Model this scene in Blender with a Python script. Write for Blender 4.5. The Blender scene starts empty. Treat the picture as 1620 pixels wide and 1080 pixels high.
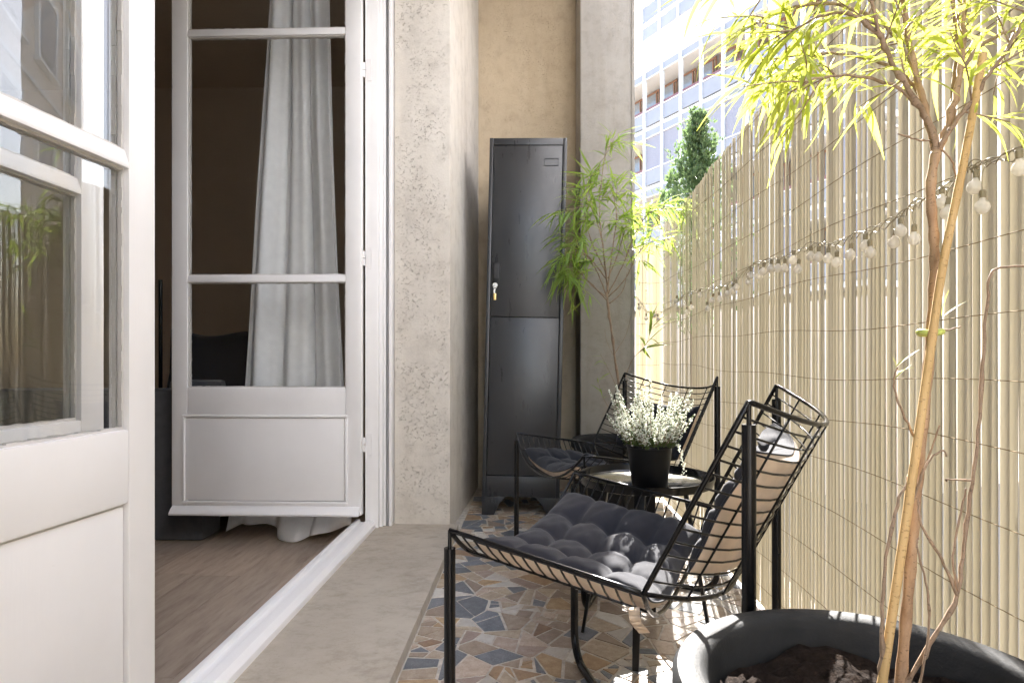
import bpy, bmesh, math, random
from mathutils import Vector, Matrix
random.seed(7)
R = math.radians
sc = bpy.context.scene
col = sc.collection

# ------------------------------------------------------------------ camera, sky, sun, exposure
CAM_H, FPX, PX0, PY0 = 0.816, 1000.0, 810.0, 567.5
YAW = math.atan(0.03)
cd = bpy.data.cameras.new('camera')
cd.sensor_width = 36.0
cd.lens = 36.0 * FPX / 1620.0
cd.shift_y = 27.5 / 1620.0
cd.clip_start, cd.clip_end = 0.02, 2000
cam = bpy.data.objects.new('camera', cd)
cam.location = (0, 0, CAM_H)
cam.rotation_euler = (R(90), 0, YAW)
col.objects.link(cam)
sc.camera = cam

SUN_AZ, SUN_EL = R(10.5), R(37)       # azimuth measured from +Y towards +X
w = bpy.data.worlds.new('World'); sc.world = w; w.use_nodes = True
nt = w.node_tree; nt.nodes.clear()
sky = nt.nodes.new('ShaderNodeTexSky'); sky.sky_type = 'NISHITA'; sky.sun_disc = False
sky.sun_elevation = SUN_EL; sky.sun_rotation = SUN_AZ
sky.air_density = 1.0; sky.dust_density = 2.5; sky.ozone_density = 1.0
bg = nt.nodes.new('ShaderNodeBackground'); bg.inputs[1].default_value = 0.15
wo = nt.nodes.new('ShaderNodeOutputWorld')
nt.links.new(sky.outputs[0], bg.inputs[0]); nt.links.new(bg.outputs[0], wo.inputs[0])
sl = bpy.data.lights.new('sun', 'SUN'); sl.energy = 5.0; sl.angle = R(0.5); sl.color = (1.0, 0.965, 0.915)
so = bpy.data.objects.new('sun', sl); col.objects.link(so)
sdir = Vector((math.sin(SUN_AZ) * math.cos(SUN_EL), math.cos(SUN_AZ) * math.cos(SUN_EL), math.sin(SUN_EL)))
so.rotation_euler = sdir.to_track_quat('Z', 'Y').to_euler()
so.location = (1, 6, 8)
sc.view_settings.view_transform = 'Standard'
sc.view_settings.look = 'None'
sc.view_settings.gamma = 1.0
sc.view_settings.use_curve_mapping = False
sc.view_settings.exposure = 2.85
sc.render.engine = 'CYCLES'
sc.cycles.use_denoising = True
sc.cycles.max_bounces = 10
sc.cycles.diffuse_bounces = 5
sc.cycles.transparent_max_bounces = 16
sc.cycles.sample_clamp_indirect = 6.0
sc.cycles.caustics_reflective = False
sc.cycles.caustics_refractive = False

# ------------------------------------------------------------------ measuring helpers
CA, SA = math.cos(YAW), math.sin(YAW)
def P(px, py, Z):
    """point seen at photo pixel (px, py) standing Z metres in front of the camera"""
    xc = (px - PX0) / FPX * Z
    return Vector((xc * CA - Z * SA, xc * SA + Z * CA, CAM_H + (PY0 - py) / FPX * Z))
def on_x(px, py, X):
    k = (px - PX0) / FPX
    t = X / (k * CA - SA)
    return P(px, py, t)
def cam_xy(x, z):
    return Vector((x * CA - z * SA, x * SA + z * CA))

# ------------------------------------------------------------------ materials
def mat(name):
    m = bpy.data.materials.new(name); m.use_nodes = True
    n = m.node_tree; n.nodes.clear()
    out = n.nodes.new('ShaderNodeOutputMaterial')
    return m, n, out
def N(n, t, **kw):
    x = n.nodes.new(t)
    for k, v in kw.items():
        if k.startswith('i_'):
            x.inputs[k[2:].replace('_', ' ')].default_value = v
        else: setattr(x, k, v)
    return x
def ramp(n, fac, stops):
    r = n.nodes.new('ShaderNodeValToRGB'); e = r.color_ramp.elements
    while len(e) < len(stops): e.new(0.5)
    for i, (p, c) in enumerate(stops):
        e[i].position = p; e[i].color = (c[0], c[1], c[2], 1)
    n.links.new(fac, r.inputs[0]); return r.outputs[0]
def coords(n, scale=(1, 1, 1), obj=False):
    if obj:
        src = n.nodes.new('ShaderNodeTexCoord').outputs['Object']
    else:
        src = n.nodes.new('ShaderNodeNewGeometry').outputs['Position']
    mp = n.nodes.new('ShaderNodeMapping'); mp.inputs['Scale'].default_value = scale
    n.links.new(src, mp.inputs[0]); return mp.outputs[0]
def noise(n, vec, scale, detail=6, rough=0.55):
    t = n.nodes.new('ShaderNodeTexNoise'); t.inputs['Scale'].default_value = scale
    t.inputs['Detail'].default_value = detail; t.inputs['Roughness'].default_value = rough
    n.links.new(vec, t.inputs['Vector']); return t.outputs['Fac']
def mixc(n, fac, a, b, mode='MIX'):
    m = n.nodes.new('ShaderNodeMix'); m.data_type = 'RGBA'; m.blend_type = mode
    for s, v in ((0, fac), (6, a), (7, b)):
        if hasattr(v, 'is_linked') or hasattr(v, 'links'): n.links.new(v, m.inputs[s])
        elif s == 0: m.inputs[0].default_value = v
        else: m.inputs[s].default_value = (v[0], v[1], v[2], 1)
    return m.outputs[2]
def bump(n, h, strength, dist=0.01, prev=None):
    b = n.nodes.new('ShaderNodeBump'); b.inputs['Strength'].default_value = strength
    b.inputs['Distance'].default_value = dist
    n.links.new(h, b.inputs['Height'])
    if prev is not None: n.links.new(prev, b.inputs['Normal'])
    return b.outputs[0]
def math_(n, op, a, b=0.0):
    m = n.nodes.new('ShaderNodeMath'); m.operation = op
    for i, v in enumerate((a, b)):
        if hasattr(v, 'links'): n.links.new(v, m.inputs[i])
        else: m.inputs[i].default_value = v
    return m.outputs[0]
def principled(n, out, color, rough=0.5, metal=0.0, normal=None, spec=0.5, sheen=0.0, coat=0.0):
    p = n.nodes.new('ShaderNodeBsdfPrincipled')
    if hasattr(color, 'links'): n.links.new(color, p.inputs['Base Color'])
    else: p.inputs['Base Color'].default_value = (*color, 1)
    if hasattr(rough, 'links'): n.links.new(rough, p.inputs['Roughness'])
    else: p.inputs['Roughness'].default_value = rough
    p.inputs['Metallic'].default_value = metal
    p.inputs['Specular IOR Level'].default_value = spec
    p.inputs['Sheen Weight'].default_value = sheen
    p.inputs['Coat Weight'].default_value = coat
    if normal is not None: n.links.new(normal, p.inputs['Normal'])
    if out is not None: n.links.new(p.outputs[0], out.inputs[0])
    return p
def simple(name, color, rough=0.5, metal=0.0, spec=0.5, var=0.12, vscale=14.0, bs=0.0, bscale=200.0, coat=0.0, sheen=0.0):
    m, n, o = mat(name)
    v = coords(n)
    f = noise(n, v, vscale, 5)
    c = ramp(n, f, [(0.3, [x * (1 - var) for x in color]), (0.7, [min(1, x * (1 + var)) for x in color])])
    rr = math_(n, 'ADD', math_(n, 'MULTIPLY', noise(n, v, vscale * 1.7, 4), 0.16), rough - 0.08)
    nb = bump(n, noise(n, v, bscale, 3), bs, 0.002) if bs else None
    principled(n, o, c, rr, metal, nb, spec, sheen, coat); return m

def plaster(name, base, dark, pits=1.0, streak=0.3):
    m, n, o = mat(name)
    v = coords(n)
    big = noise(n, v, 2.2, 5, 0.6); mid = noise(n, v, 13, 6, 0.65); fine = noise(n, v, 120, 4, 0.7)
    c = ramp(n, big, [(0.3, dark), (0.62, base)])
    c2 = ramp(n, mid, [(0.25, [x * 0.72 for x in dark]), (0.5, base), (0.8, [min(1, x * 1.12) for x in base])])
    cc = mixc(n, 0.45, c, c2)
    # vertical run-off stains
    vs = coords(n, (9, 9, 0.7)); st = noise(n, vs, 1.6, 5, 0.6)
    sm = ramp(n, st, [(0.45, (1, 1, 1)), (0.72, (0.8, 0.77, 0.72))])
    cc = mixc(n, streak, cc, sm, 'MULTIPLY')
    # pitted roughcast: small deep voids
    pn = noise(n, coords(n, (1, 1, 1.3)), 95, 9, 0.74)
    gate = ramp(n, noise(n, v, 9, 3), [(0.38, (0, 0, 0)), (0.58, (1, 1, 1))])
    pit = ramp(n, pn, [(0.56, (0, 0, 0)), (0.66, (1, 1, 1))])
    pg = math_(n, 'MULTIPLY', pit, gate)
    cc = mixc(n, math_(n, 'MULTIPLY', pg, 0.13 * pits), cc, [x * 0.35 for x in dark])
    h = math_(n, 'SUBTRACT', math_(n, 'ADD', math_(n, 'MULTIPLY', fine, 0.25), math_(n, 'MULTIPLY', mid, 0.5)), math_(n, 'MULTIPLY', pg, 0.45 * pits))
    nb = bump(n, h, 0.9, 0.009)
    principled(n, o, cc, 0.92, 0, nb, 0.2); return m

M = {}
M['plaster'] = plaster('rough plaster', (0.63, 0.59, 0.525), (0.545, 0.50, 0.435), 1.0)
M['plaster_warm'] = plaster('warm plaster', (0.49, 0.40, 0.28), (0.40, 0.32, 0.22), 0.8)
M['concrete'] = plaster('cast concrete', (0.33, 0.305, 0.265), (0.25, 0.228, 0.195), 0.35, 0.5)
M['ceiling'] = simple('painted slab', (0.62, 0.57, 0.49), 0.9)
def paint(name, base, chips=1.0):
    m, n, o = mat(name); v = coords(n)
    big = noise(n, v, 3.5, 5); fine = noise(n, v, 55, 5, 0.7)
    c = ramp(n, big, [(0.3, [x * 0.93 for x in base]), (0.65, base)])
    vor = noise(n, v, 24, 8, 0.75)
    ch = ramp(n, vor, [(0.695, (0, 0, 0)), (0.715, (1, 1, 1))])
    c = mixc(n, math_(n, 'MULTIPLY', ch, 0.55 * chips), c, (0.36, 0.33, 0.29))
    brush = noise(n, coords(n, (40, 40, 3)), 4, 4)
    nb = bump(n, math_(n, 'ADD', math_(n, 'MULTIPLY', fine, 0.3), brush), 0.12, 0.002)
    principled(n, o, c, 0.38, 0, nb, 0.5); return m
M['white'] = paint('white gloss paint', (0.84, 0.83, 0.82))
M['white_clean'] = paint('white paint', (0.80, 0.79, 0.78), 0.2)
M['putty'] = paint('old putty', (0.62, 0.60, 0.57), 1.5)
M['alu'] = simple('aluminium track', (0.5, 0.5, 0.52), 0.35, 0.8)
M['dark_gap'] = simple('dark seal and painted shade', (0.02, 0.02, 0.022), 0.6)  # door seals; also the painted shade behind and under the locker
M['black'] = simple('black powder coat', (0.004, 0.004, 0.0045), 0.24, 0, 0.28, bs=0.05, bscale=900)
M['black_soft'] = simple('black satin', (0.004, 0.004, 0.0045), 0.4, 0, 0.25)
M['tray'] = simple('black lacquered tray', (0.006, 0.006, 0.006), 0.14, 0, 0.3, bs=0.04, bscale=60)
def glass_mat():
    m, n, o = mat('window glass')
    lw = N(n, 'ShaderNodeLayerWeight'); lw.inputs[0].default_value = 0.5
    fz_ = math_(n, 'ADD', math_(n, 'MULTIPLY', math_(n, 'POWER', lw.outputs['Facing'], 5.0), 0.95), 0.045)
    nb = bump(n, noise(n, coords(n), 2.5, 2), 0.05, 0.01)
    tr = N(n, 'ShaderNodeBsdfTransparent'); tr.inputs[0].default_value = (0.99, 0.995, 0.99, 1)
    gl = N(n, 'ShaderNodeBsdfGlossy'); gl.inputs['Roughness'].default_value = 0.0
    n.links.new(nb, gl.inputs['Normal'])
    mx = N(n, 'ShaderNodeMixShader')
    n.links.new(fz_, mx.inputs[0]); n.links.new(tr.outputs[0], mx.inputs[1]); n.links.new(gl.outputs[0], mx.inputs[2])
    n.links.new(mx.outputs[0], o.inputs[0]); return m
M['glass'] = glass_mat()
def locker_mat():
    m, n, o = mat('graphite locker steel'); v = coords(n)
    f = noise(n, v, 3.2, 5); g = noise(n, coords(n, (6, 6, 1.2)), 5, 6, 0.6)
    c = ramp(n, f, [(0.3, (0.022, 0.0225, 0.024)), (0.7, (0.030, 0.031, 0.033))])
    sm_ = ramp(n, noise(n, coords(n, (2, 2, 9)), 7, 8, 0.7), [(0.60, (0, 0, 0)), (0.74, (1, 1, 1))])
    c = mixc(n, math_(n, 'MULTIPLY', sm_, 0.18), c, (0.10, 0.098, 0.095))
    r = math_(n, 'ADD', math_(n, 'ADD', math_(n, 'MULTIPLY', g, 0.26), math_(n, 'MULTIPLY', sm_, 0.15)), 0.18)
    nb = bump(n, noise(n, v, 700, 2), 0.05, 0.001)
    nb = bump(n, noise(n, v, 3.0, 2), 0.08, 0.02, nb)
    principled(n, o, c, r, 0.15, nb, 0.6); return m
M['locker'] = locker_mat()
M['steel'] = simple('bright steel', (0.7, 0.68, 0.64), 0.22, 1.0)
M['brass'] = simple('brass', (0.65, 0.48, 0.2), 0.3, 1.0)
def stone(name, cols, spk, spkcol, scale=34, rough=0.42):
    m, n, o = mat(name); v = coords(n)
    oi = N(n, 'ShaderNodeObjectInfo')
    f = noise(n, v, scale, 8, 0.7)
    c = ramp(n, f, [(0.3, cols[0]), (0.5, cols[1]), (0.68, cols[2])])
    s = ramp(n, noise(n, v, 240, 4, 0.7), [(0.58, (0, 0, 0)), (0.64, (1, 1, 1))])
    c = mixc(n, math_(n, 'MULTIPLY', s, spk), c, spkcol)
    hv = N(n, 'ShaderNodeHueSaturation')
    n.links.new(math_(n, 'ADD', math_(n, 'MULTIPLY', oi.outputs['Random'], 0.55), 0.70), hv.inputs['Value'])
    n.links.new(math_(n, 'ADD', math_(n, 'MULTIPLY', oi.outputs['Random'], 0.022), 0.489), hv.inputs['Hue'])
    n.links.new(c, hv.inputs['Color'])
    nb = bump(n, f, 0.15, 0.002)
    principled(n, o, hv.outputs[0], math_(n, 'ADD', math_(n, 'MULTIPLY', f, 0.3), rough - 0.12), 0, nb, 0.45); return m
M['st_tan'] = stone('tan breccia', [(0.28, 0.21, 0.145), (0.38, 0.30, 0.22), (0.47, 0.39, 0.30)], 0.55, (0.16, 0.07, 0.035))
M['st_brown'] = stone('ochre breccia', [(0.26, 0.16, 0.09), (0.36, 0.24, 0.14), (0.45, 0.33, 0.21)], 0.5, (0.12, 0.05, 0.03))
M['st_grey'] = stone('blue grey granite', [(0.10, 0.107, 0.118), (0.15, 0.158, 0.17), (0.21, 0.218, 0.225)], 0.6, (0.34, 0.37, 0.42))
M['st_cream'] = stone('cream marble', [(0.46, 0.41, 0.35), (0.54, 0.50, 0.44), (0.60, 0.57, 0.52)], 0.3, (0.36, 0.28, 0.2))
M['st_pink'] = stone('pink breccia', [(0.32, 0.235, 0.175), (0.43, 0.335, 0.265), (0.51, 0.43, 0.355)], 0.5, (0.2, 0.09, 0.06))
M['grout'] = simple('cement grout', (0.52, 0.47, 0.40), 0.85, var=0.25, vscale=40, bs=0.4, bscale=160)
def sill_mat():
    m, n, o = mat('worn limestone sill'); v = coords(n)
    big = noise(n, v, 3.0, 6, 0.6); mid = noise(n, coords(n, (1.0, 1.3, 1)), 14, 8, 0.72)
    c = ramp(n, big, [(0.3, (0.37, 0.315, 0.25)), (0.6, (0.49, 0.435, 0.355))])
    c = mixc(n, 0.5, c, ramp(n, mid, [(0.28, (0.27, 0.22, 0.165)), (0.5, (0.48, 0.425, 0.345)), (0.8, (0.58, 0.525, 0.44))]))
    st = ramp(n, noise(n, coords(n, (1.6, 2.4, 2)), 2.6, 8, 0.7), [(0.57, (0, 0, 0)), (0.72, (1, 1, 1))])
    c = mixc(n, math_(n, 'MULTIPLY', st, 0.5), c, (0.19, 0.155, 0.12))
    pit = ramp(n, noise(n, v, 130, 4, 0.7), [(0.64, (0, 0, 0)), (0.70, (1, 1, 1))])
    c = mixc(n, math_(n, 'MULTIPLY', pit, 0.5), c, (0.2, 0.16, 0.12))
    nb = bump(n, math_(n, 'SUBTRACT', mid, pit), 0.3, 0.003)
    principled(n, o, c, 0.75, 0, nb, 0.3); return m
M['sill'] = sill_mat()
def wood_mat():
    m, n, o = mat('greyed oak laminate'); oi = N(n, 'ShaderNodeObjectInfo')
    tc = coords(n, (6.0, 0.9, 6.0))
    add = N(n, 'ShaderNodeVectorMath', operation='ADD')
    cx = N(n, 'ShaderNodeCombineXYZ'); n.links.new(math_(n, 'MULTIPLY', oi.outputs['Random'], 40.0), cx.inputs[1])
    n.links.new(tc, add.inputs[0]); n.links.new(cx.outputs[0], add.inputs[1])
    g = noise(n, add.outputs[0], 6, 9, 0.68)
    c = ramp(n, g, [(0.28, (0.24, 0.18, 0.135)), (0.48, (0.36, 0.285, 0.22)), (0.7, (0.44, 0.36, 0.285))])
    hv = N(n, 'ShaderNodeHueSaturation'); n.links.new(c, hv.inputs['Color'])
    n.links.new(math_(n, 'ADD', math_(n, 'MULTIPLY', oi.outputs['Random'], 0.25), 0.88), hv.inputs['Value'])
    principled(n, o, hv.outputs[0], 0.42, 0, bump(n, g, 0.12, 0.002), 0.4); return m
M['wood'] = wood_mat()
M['room_wall'] = simple('beige room paint', (0.50, 0.42, 0.33), 0.85, var=0.05, vscale=3)
def cloth(name, base, sheen=0.3, trans=0.0, weave=900.0, var=0.12):
    m, n, o = mat(name); v = coords(n)
    f = noise(n, v, 26, 5); wv = noise(n, v, weave, 2)
    c = ramp(n, f, [(0.3, [x * (1 - var) for x in base]), (0.7, [min(1, x * (1 + var)) for x in base])])
    nb = bump(n, math_(n, 'ADD', math_(n, 'MULTIPLY', wv, 0.5), f), 0.25, 0.0025)
    p = principled(n, None, c, 0.92, 0, nb, 0.15, sheen)
    if trans:
        t = N(n, 'ShaderNodeBsdfTranslucent'); n.links.new(c, t.inputs[0])
        mx = N(n, 'ShaderNodeMixShader'); mx.inputs[0].default_value = trans
        n.links.new(p.outputs[0], mx.inputs[1]); n.links.new(t.outputs[0], mx.inputs[2]); n.links.new(mx.outputs[0], o.inputs[0])
    else: n.links.new(p.outputs[0], o.inputs[0])
    return m
M['charcoal'] = cloth('charcoal cotton', (0.023, 0.023, 0.029), 0.12)
M['ink'] = cloth('ink cotton', (0.012, 0.013, 0.017), 0.1)
M['beige'] = cloth('beige cotton', (0.60, 0.46, 0.33), 0.2)
M['curtain'] = cloth('white linen', (0.95, 0.955, 0.965), 0.0, 0.30, 700, 0.04)
M['sofa'] = cloth('dark grey upholstery', (0.085, 0.088, 0.096), 0.2)
def pvc():
    m, n, o = mat('cream reed slat'); oi = N(n, 'ShaderNodeObjectInfo')
    v = coords(n, (6, 6, 1.0)); f = noise(n, v, 3, 3)
    c = ramp(n, oi.outputs['Random'], [(0.0, (0.505, 0.47, 0.38)), (0.5, (0.535, 0.50, 0.41)), (1.0, (0.565, 0.53, 0.445))])
    c = mixc(n, 0.12, c, ramp(n, f, [(0.3, (0.48, 0.435, 0.345)), (0.7, (0.60, 0.56, 0.46))]))
    p = principled(n, None, c, 0.34, 0, None, 0.5)
    t = N(n, 'ShaderNodeBsdfTranslucent'); n.links.new(c, t.inputs[0])
    mx = N(n, 'ShaderNodeMixShader'); mx.inputs[0].default_value = 0.58
    n.links.new(p.outputs[0], mx.inputs[1]); n.links.new(t.outputs[0], mx.inputs[2]); n.links.new(mx.outputs[0], o.inputs[0])
    return m
M['pvc'] = pvc()
M['wire'] = simple('dull tie wire', (0.26, 0.20, 0.12), 0.85, 0, 0.1)
def leafmat(name, a, b, tr, var=True):
    m, n, o = mat(name)
    f = noise(n, coords(n), 22, 3)
    c = ramp(n, f, [(0.3, a), (0.7, b)])
    oi = N(n, 'ShaderNodeObjectInfo'); hv = N(n, 'ShaderNodeHueSaturation')
    if var: n.links.new(math_(n, 'ADD', math_(n, 'MULTIPLY', oi.outputs['Random'], 0.05), 0.465), hv.inputs['Hue'])
    if var: n.links.new(math_(n, 'ADD', math_(n, 'MULTIPLY', oi.outputs['Random'], 0.7), 0.6), hv.inputs['Value'])
    n.links.new(c, hv.inputs['Color']); c = hv.outputs[0]
    p = principled(n, None, c, 0.34, 0, None, 0.5)
    t = N(n, 'ShaderNodeBsdfTranslucent'); n.links.new(mixc(n, 0.6, c, tr), t.inputs[0])
    mx = N(n, 'ShaderNodeMixShader'); mx.inputs[0].default_value = 0.55
    n.links.new(p.outputs[0], mx.inputs[1]); n.links.new(t.outputs[0], mx.inputs[2]); n.links.new(mx.outputs[0], o.inputs[0])
    return m
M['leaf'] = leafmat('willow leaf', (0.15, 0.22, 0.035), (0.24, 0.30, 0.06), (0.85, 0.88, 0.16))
M['leaf_far'] = leafmat('green willow leaf', (0.10, 0.19, 0.035), (0.18, 0.28, 0.06), (0.6, 0.72, 0.12))  # deeper green leaf for the tree by the pillar
M['juniper'] = leafmat('juniper scale', (0.06, 0.105, 0.045), (0.115, 0.17, 0.07), (0.16, 0.24, 0.08), False)
M['heather_leaf'] = leafmat('heather green', (0.06, 0.12, 0.03), (0.12, 0.2, 0.05), (0.25, 0.35, 0.08))
M['heather'] = leafmat('heather bell', (0.80, 0.81, 0.74), (0.88, 0.88, 0.84), (0.92, 0.94, 0.84), False)
def bark(name, a, b, sc_=60):
    m, n, o = mat(name); v = coords(n, (1, 1, 0.35)); f = noise(n, v, sc_, 7, 0.7)
    s = ramp(n, noise(n, coords(n, (1, 1, 2.0)), 190, 3), [(0.60, (0, 0, 0)), (0.66, (1, 1, 1))])
    c = ramp(n, f, [(0.3, a), (0.65, b)])
    c = mixc(n, math_(n, 'MULTIPLY', s, 0.6), c, [x * 0.4 for x in a])
    principled(n, o, c, 0.7, 0, bump(n, f, 0.5, 0.003), 0.3); return m
M['bark'] = bark('reddish bark', (0.21, 0.125, 0.07), (0.38, 0.26, 0.16))
M['twig'] = bark('twig bark', (0.17, 0.115, 0.075), (0.31, 0.22, 0.15), 90)
M['bamboo'] = bark('bamboo cane', (0.42, 0.27, 0.11), (0.55, 0.38, 0.18), 20)
M['pot'] = simple('charcoal planter', (0.022, 0.0225, 0.023), 0.66, 0, 0.22, bs=0.25, bscale=260, var=0.25)
M['plant_pot'] = simple('black nursery pot', (0.005, 0.005, 0.0055), 0.4, 0, 0.25)
def soil_mat():
    m, n, o = mat('potting soil'); v = coords(n); f = noise(n, v, 45, 8, 0.75)
    c = ramp(n, f, [(0.3, (0.010, 0.007, 0.006)), (0.6, (0.034, 0.024, 0.019)), (0.75, (0.055, 0.041, 0.034))])
    principled(n, o, c, 0.95, 0, bump(n, f, 1.0, 0.02), 0.1); return m
M['soil'] = soil_mat()
M['bulb'] = leafmat('frosted bulb', (0.80, 0.77, 0.70), (0.86, 0.83, 0.76), (0.9, 0.85, 0.75), False)
M['cable'] = simple('clear cable', (0.30, 0.25, 0.15), 0.4)
M['clip'] = simple('lime plastic clip', (0.45, 0.5, 0.12), 0.4)
M['dry_leaf'] = simple('dry leaf', (0.26, 0.13, 0.06), 0.7)
M['bwhite'] = simple('white cladding', (0.80, 0.79, 0.77), 0.6, var=0.04)
M['bgrey'] = simple('lavender grey panel', (0.30, 0.30, 0.325), 0.55, var=0.06, vscale=2)
M['bbeige'] = simple('beige render', (0.74, 0.62, 0.51), 0.85, var=0.05, vscale=1.5)
M['bpent'] = simple('ochre render', (0.40, 0.29, 0.21), 0.85, var=0.08, vscale=1.5)
M['bwall'] = simple('pale grey render', (0.66, 0.675, 0.72), 0.85, var=0.04, vscale=1.5)  # wall of the added reflector house, bluish to cool its bounced light
M['bbrown'] = simple('brown timber frame', (0.24, 0.12, 0.07), 0.6)
M['bmaroon'] = simple('maroon ledge', (0.22, 0.10, 0.10), 0.6)
M['bblind'] = simple('pale roller shutter', (0.30, 0.29, 0.33), 0.6, var=0.05)
M['broom'] = simple('pale room lining', (0.62, 0.58, 0.50), 0.8)
M['bglass'] = simple('window pane', (0.22, 0.23, 0.24), 0.08, spec=0.8)
M['blackout'] = simple('pale curtain', (0.66, 0.62, 0.52), 0.8)
M['asphalt'] = simple('pale dusty paving', (0.30, 0.26, 0.21), 0.9)
M['trunk_dark'] = bark('dark bark', (0.05, 0.035, 0.025), (0.12, 0.085, 0.06))

# ------------------------------------------------------------------ mesh helpers
class MB:
    def __init__(s): s.v = []; s.f = []; s.mi = []
    def add(s, vs, fs, mi=0):
        b = len(s.v); s.v += [tuple(x) for x in vs]
        s.f += [tuple(b + i for i in f) for f in fs]; s.mi += [mi] * len(fs); return s
    def box(s, x0, x1, y0, y1, z0, z1, mi=0):
        vs = [(x0, y0, z0), (x1, y0, z0), (x1, y1, z0), (x0, y1, z0), (x0, y0, z1), (x1, y0, z1), (x1, y1, z1), (x0, y1, z1)]
        return s.add(vs, [(0, 3, 2, 1), (4, 5, 6, 7), (0, 1, 5, 4), (1, 2, 6, 5), (2, 3, 7, 6), (3, 0, 4, 7)], mi)
    def prism(s, poly, axis, a, b):
        """poly in the plane normal to axis; extruded from a to b"""
        def mk(p, t):
            return (t, p[0], p[1]) if axis == 'x' else (p[0], t, p[1]) if axis == 'y' else (p[0], p[1], t)
        n = len(poly)
        vs = [mk(p, a) for p in poly] + [mk(p, b) for p in poly]
        fs = [tuple(range(n)), tuple(range(2 * n - 1, n - 1, -1))] + [(i, i + n, (i + 1) % n + n, (i + 1) % n) for i in range(n)]
        return s.add(vs, fs)
    def tube(s, pts, rad, seg=8, closed=False, mi=0):
        pts = [Vector(p) for p in pts]; n = len(pts)
        rr = rad if isinstance(rad, (list, tuple)) else [rad] * n
        t = []
        for i in range(n):
            if closed: d = pts[(i + 1) % n] - pts[i - 1]
            else: d = pts[min(i + 1, n - 1)] - pts[max(i - 1, 0)]
            t.append(d.normalized() if d.length > 1e-9 else Vector((0, 0, 1)))
        a = Vector((0, 0, 1)) if abs(t[0].z) < 0.9 else Vector((1, 0, 0))
        u = (a - t[0] * a.dot(t[0])).normalized()
        vs, fs = [], []
        for i in range(n):
            u = (u - t[i] * u.dot(t[i])).normalized(); q = t[i].cross(u)
            for k in range(seg):
                th = 2 * math.pi * k / seg
                vs.append(pts[i] + (u * math.cos(th) + q * math.sin(th)) * rr[i])
        m = n if closed else n - 1
        for i in range(m):
            j = (i + 1) % n
            for k in range(seg):
                l = (k + 1) % seg
                fs.append((i * seg + k, i * seg + l, j * seg + l, j * seg + k))
        if not closed:
            fs.append(tuple(range(seg - 1, -1, -1))); fs.append(tuple((n - 1) * seg + k for k in range(seg)))
        return s.add(vs, fs, mi)
    def lathe(s, prof, seg=32, c=(0, 0, 0), mi=0):
        vs, fs = [], []
        n = len(prof)
        for k in range(seg):
            th = 2 * math.pi * k / seg
            for r, z in prof: vs.append((c[0] + r * math.cos(th), c[1] + r * math.sin(th), c[2] + z))
        for k in range(seg):
            l = (k + 1) % seg
            for i in range(n - 1): fs.append((k * n + i, l * n + i, l * n + i + 1, k * n + i + 1))
        return s.add(vs, fs, mi)
    def mesh(s, name, mats, smooth=False, bevel=0.0, weld=False, auto=None):
        me = bpy.data.meshes.new(name)
        me.from_pydata(s.v, [], s.f)
        for m in (mats if isinstance(mats, (list, tuple)) else [mats]): me.materials.append(m)
        if any(s.mi): me.polygons.foreach_set('material_index', s.mi)
        bm = bmesh.new(); bm.from_mesh(me)
        if weld: bmesh.ops.remove_doubles(bm, verts=bm.verts, dist=1e-5)
        if bevel:
            es = [e for e in bm.edges if len(e.link_faces) == 2 and e.calc_face_angle(0) > 0.6]
            bmesh.ops.bevel(bm, geom=es, offset=bevel, segments=2, profile=0.6, affect='EDGES', clamp_overlap=True)
        bmesh.ops.recalc_face_normals(bm, faces=bm.faces)
        if smooth or auto:
            for f in bm.faces: f.smooth = True
        if auto:
            for e in bm.edges:
                if len(e.link_faces) == 2 and e.calc_face_angle(0) > auto: e.smooth = False
        bm.to_mesh(me); bm.free(); me.update()
        return me
    def build(s, name, mats, parent=None, smooth=False, bevel=0.0, weld=False, auto=None):
        return link(name, s.mesh(name, mats, smooth, bevel, weld, auto), parent)
def link(name, me, parent=None):
    o = bpy.data.objects.new(name, me); col.objects.link(o)
    if parent is not None: o.parent = parent
    return o
def tag(o, label=None, cat=None, group=None, kind=None):
    for k, v in (('label', label), ('category', cat), ('group', group), ('kind', kind)):
        if v: o[k] = v
    return o
def empty(name, loc=(0, 0, 0), rz=0.0):
    o = bpy.data.objects.new(name, None); o.location = loc; o.rotation_euler = (0, 0, rz)
    o.empty_display_size = 0.1; col.objects.link(o); return o
def box(name, b, m, parent=None, bevel=0.0):
    return MB().box(*b).build(name, m, parent, bevel=bevel, auto=0.5 if bevel else None)
def copy_tree(o, parent=None):
    c = o.copy(); col.objects.link(c); c.parent = parent
    for ch in list(o.children): copy_tree(ch, c)
    return c
def catmull(pts, sub=6):
    pts = [Vector(p) for p in pts]
    if len(pts) < 3: return [pts[0].lerp(pts[-1], i / sub) for i in range(sub + 1)]
    out = []
    for i in range(len(pts) - 1):
        p0 = pts[max(i - 1, 0)]; p1 = pts[i]; p2 = pts[i + 1]; p3 = pts[min(i + 2, len(pts) - 1)]
        for k in range(sub):
            t = k / sub
            out.append(0.5 * ((2 * p1) + (p2 - p0) * t + (2 * p0 - 5 * p1 + 4 * p2 - p3) * t * t + (3 * p1 - p0 - 3 * p2 + p3) * t ** 3))
    out.append(pts[-1]); return out

# ------------------------------------------------------------------ the balcony shell
X_EDGE, X_FENCE = -0.342, 0.755
ZTOP = 3.35
ground = box('ground', (-150, 250, -60, 350, -4.2, -4.0), M['asphalt']); tag(ground, kind='structure')
floor = box('floor', (X_EDGE - 0.1, 0.95, -1.6, 4.0, -0.18, -0.0022), M['grout']); tag(floor, kind='structure')
slab = box('ceiling', (-0.385, 0.22, -1.6, 4.3, ZTOP, ZTOP + 0.25), M['ceiling']); tag(slab, kind='structure')

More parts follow.
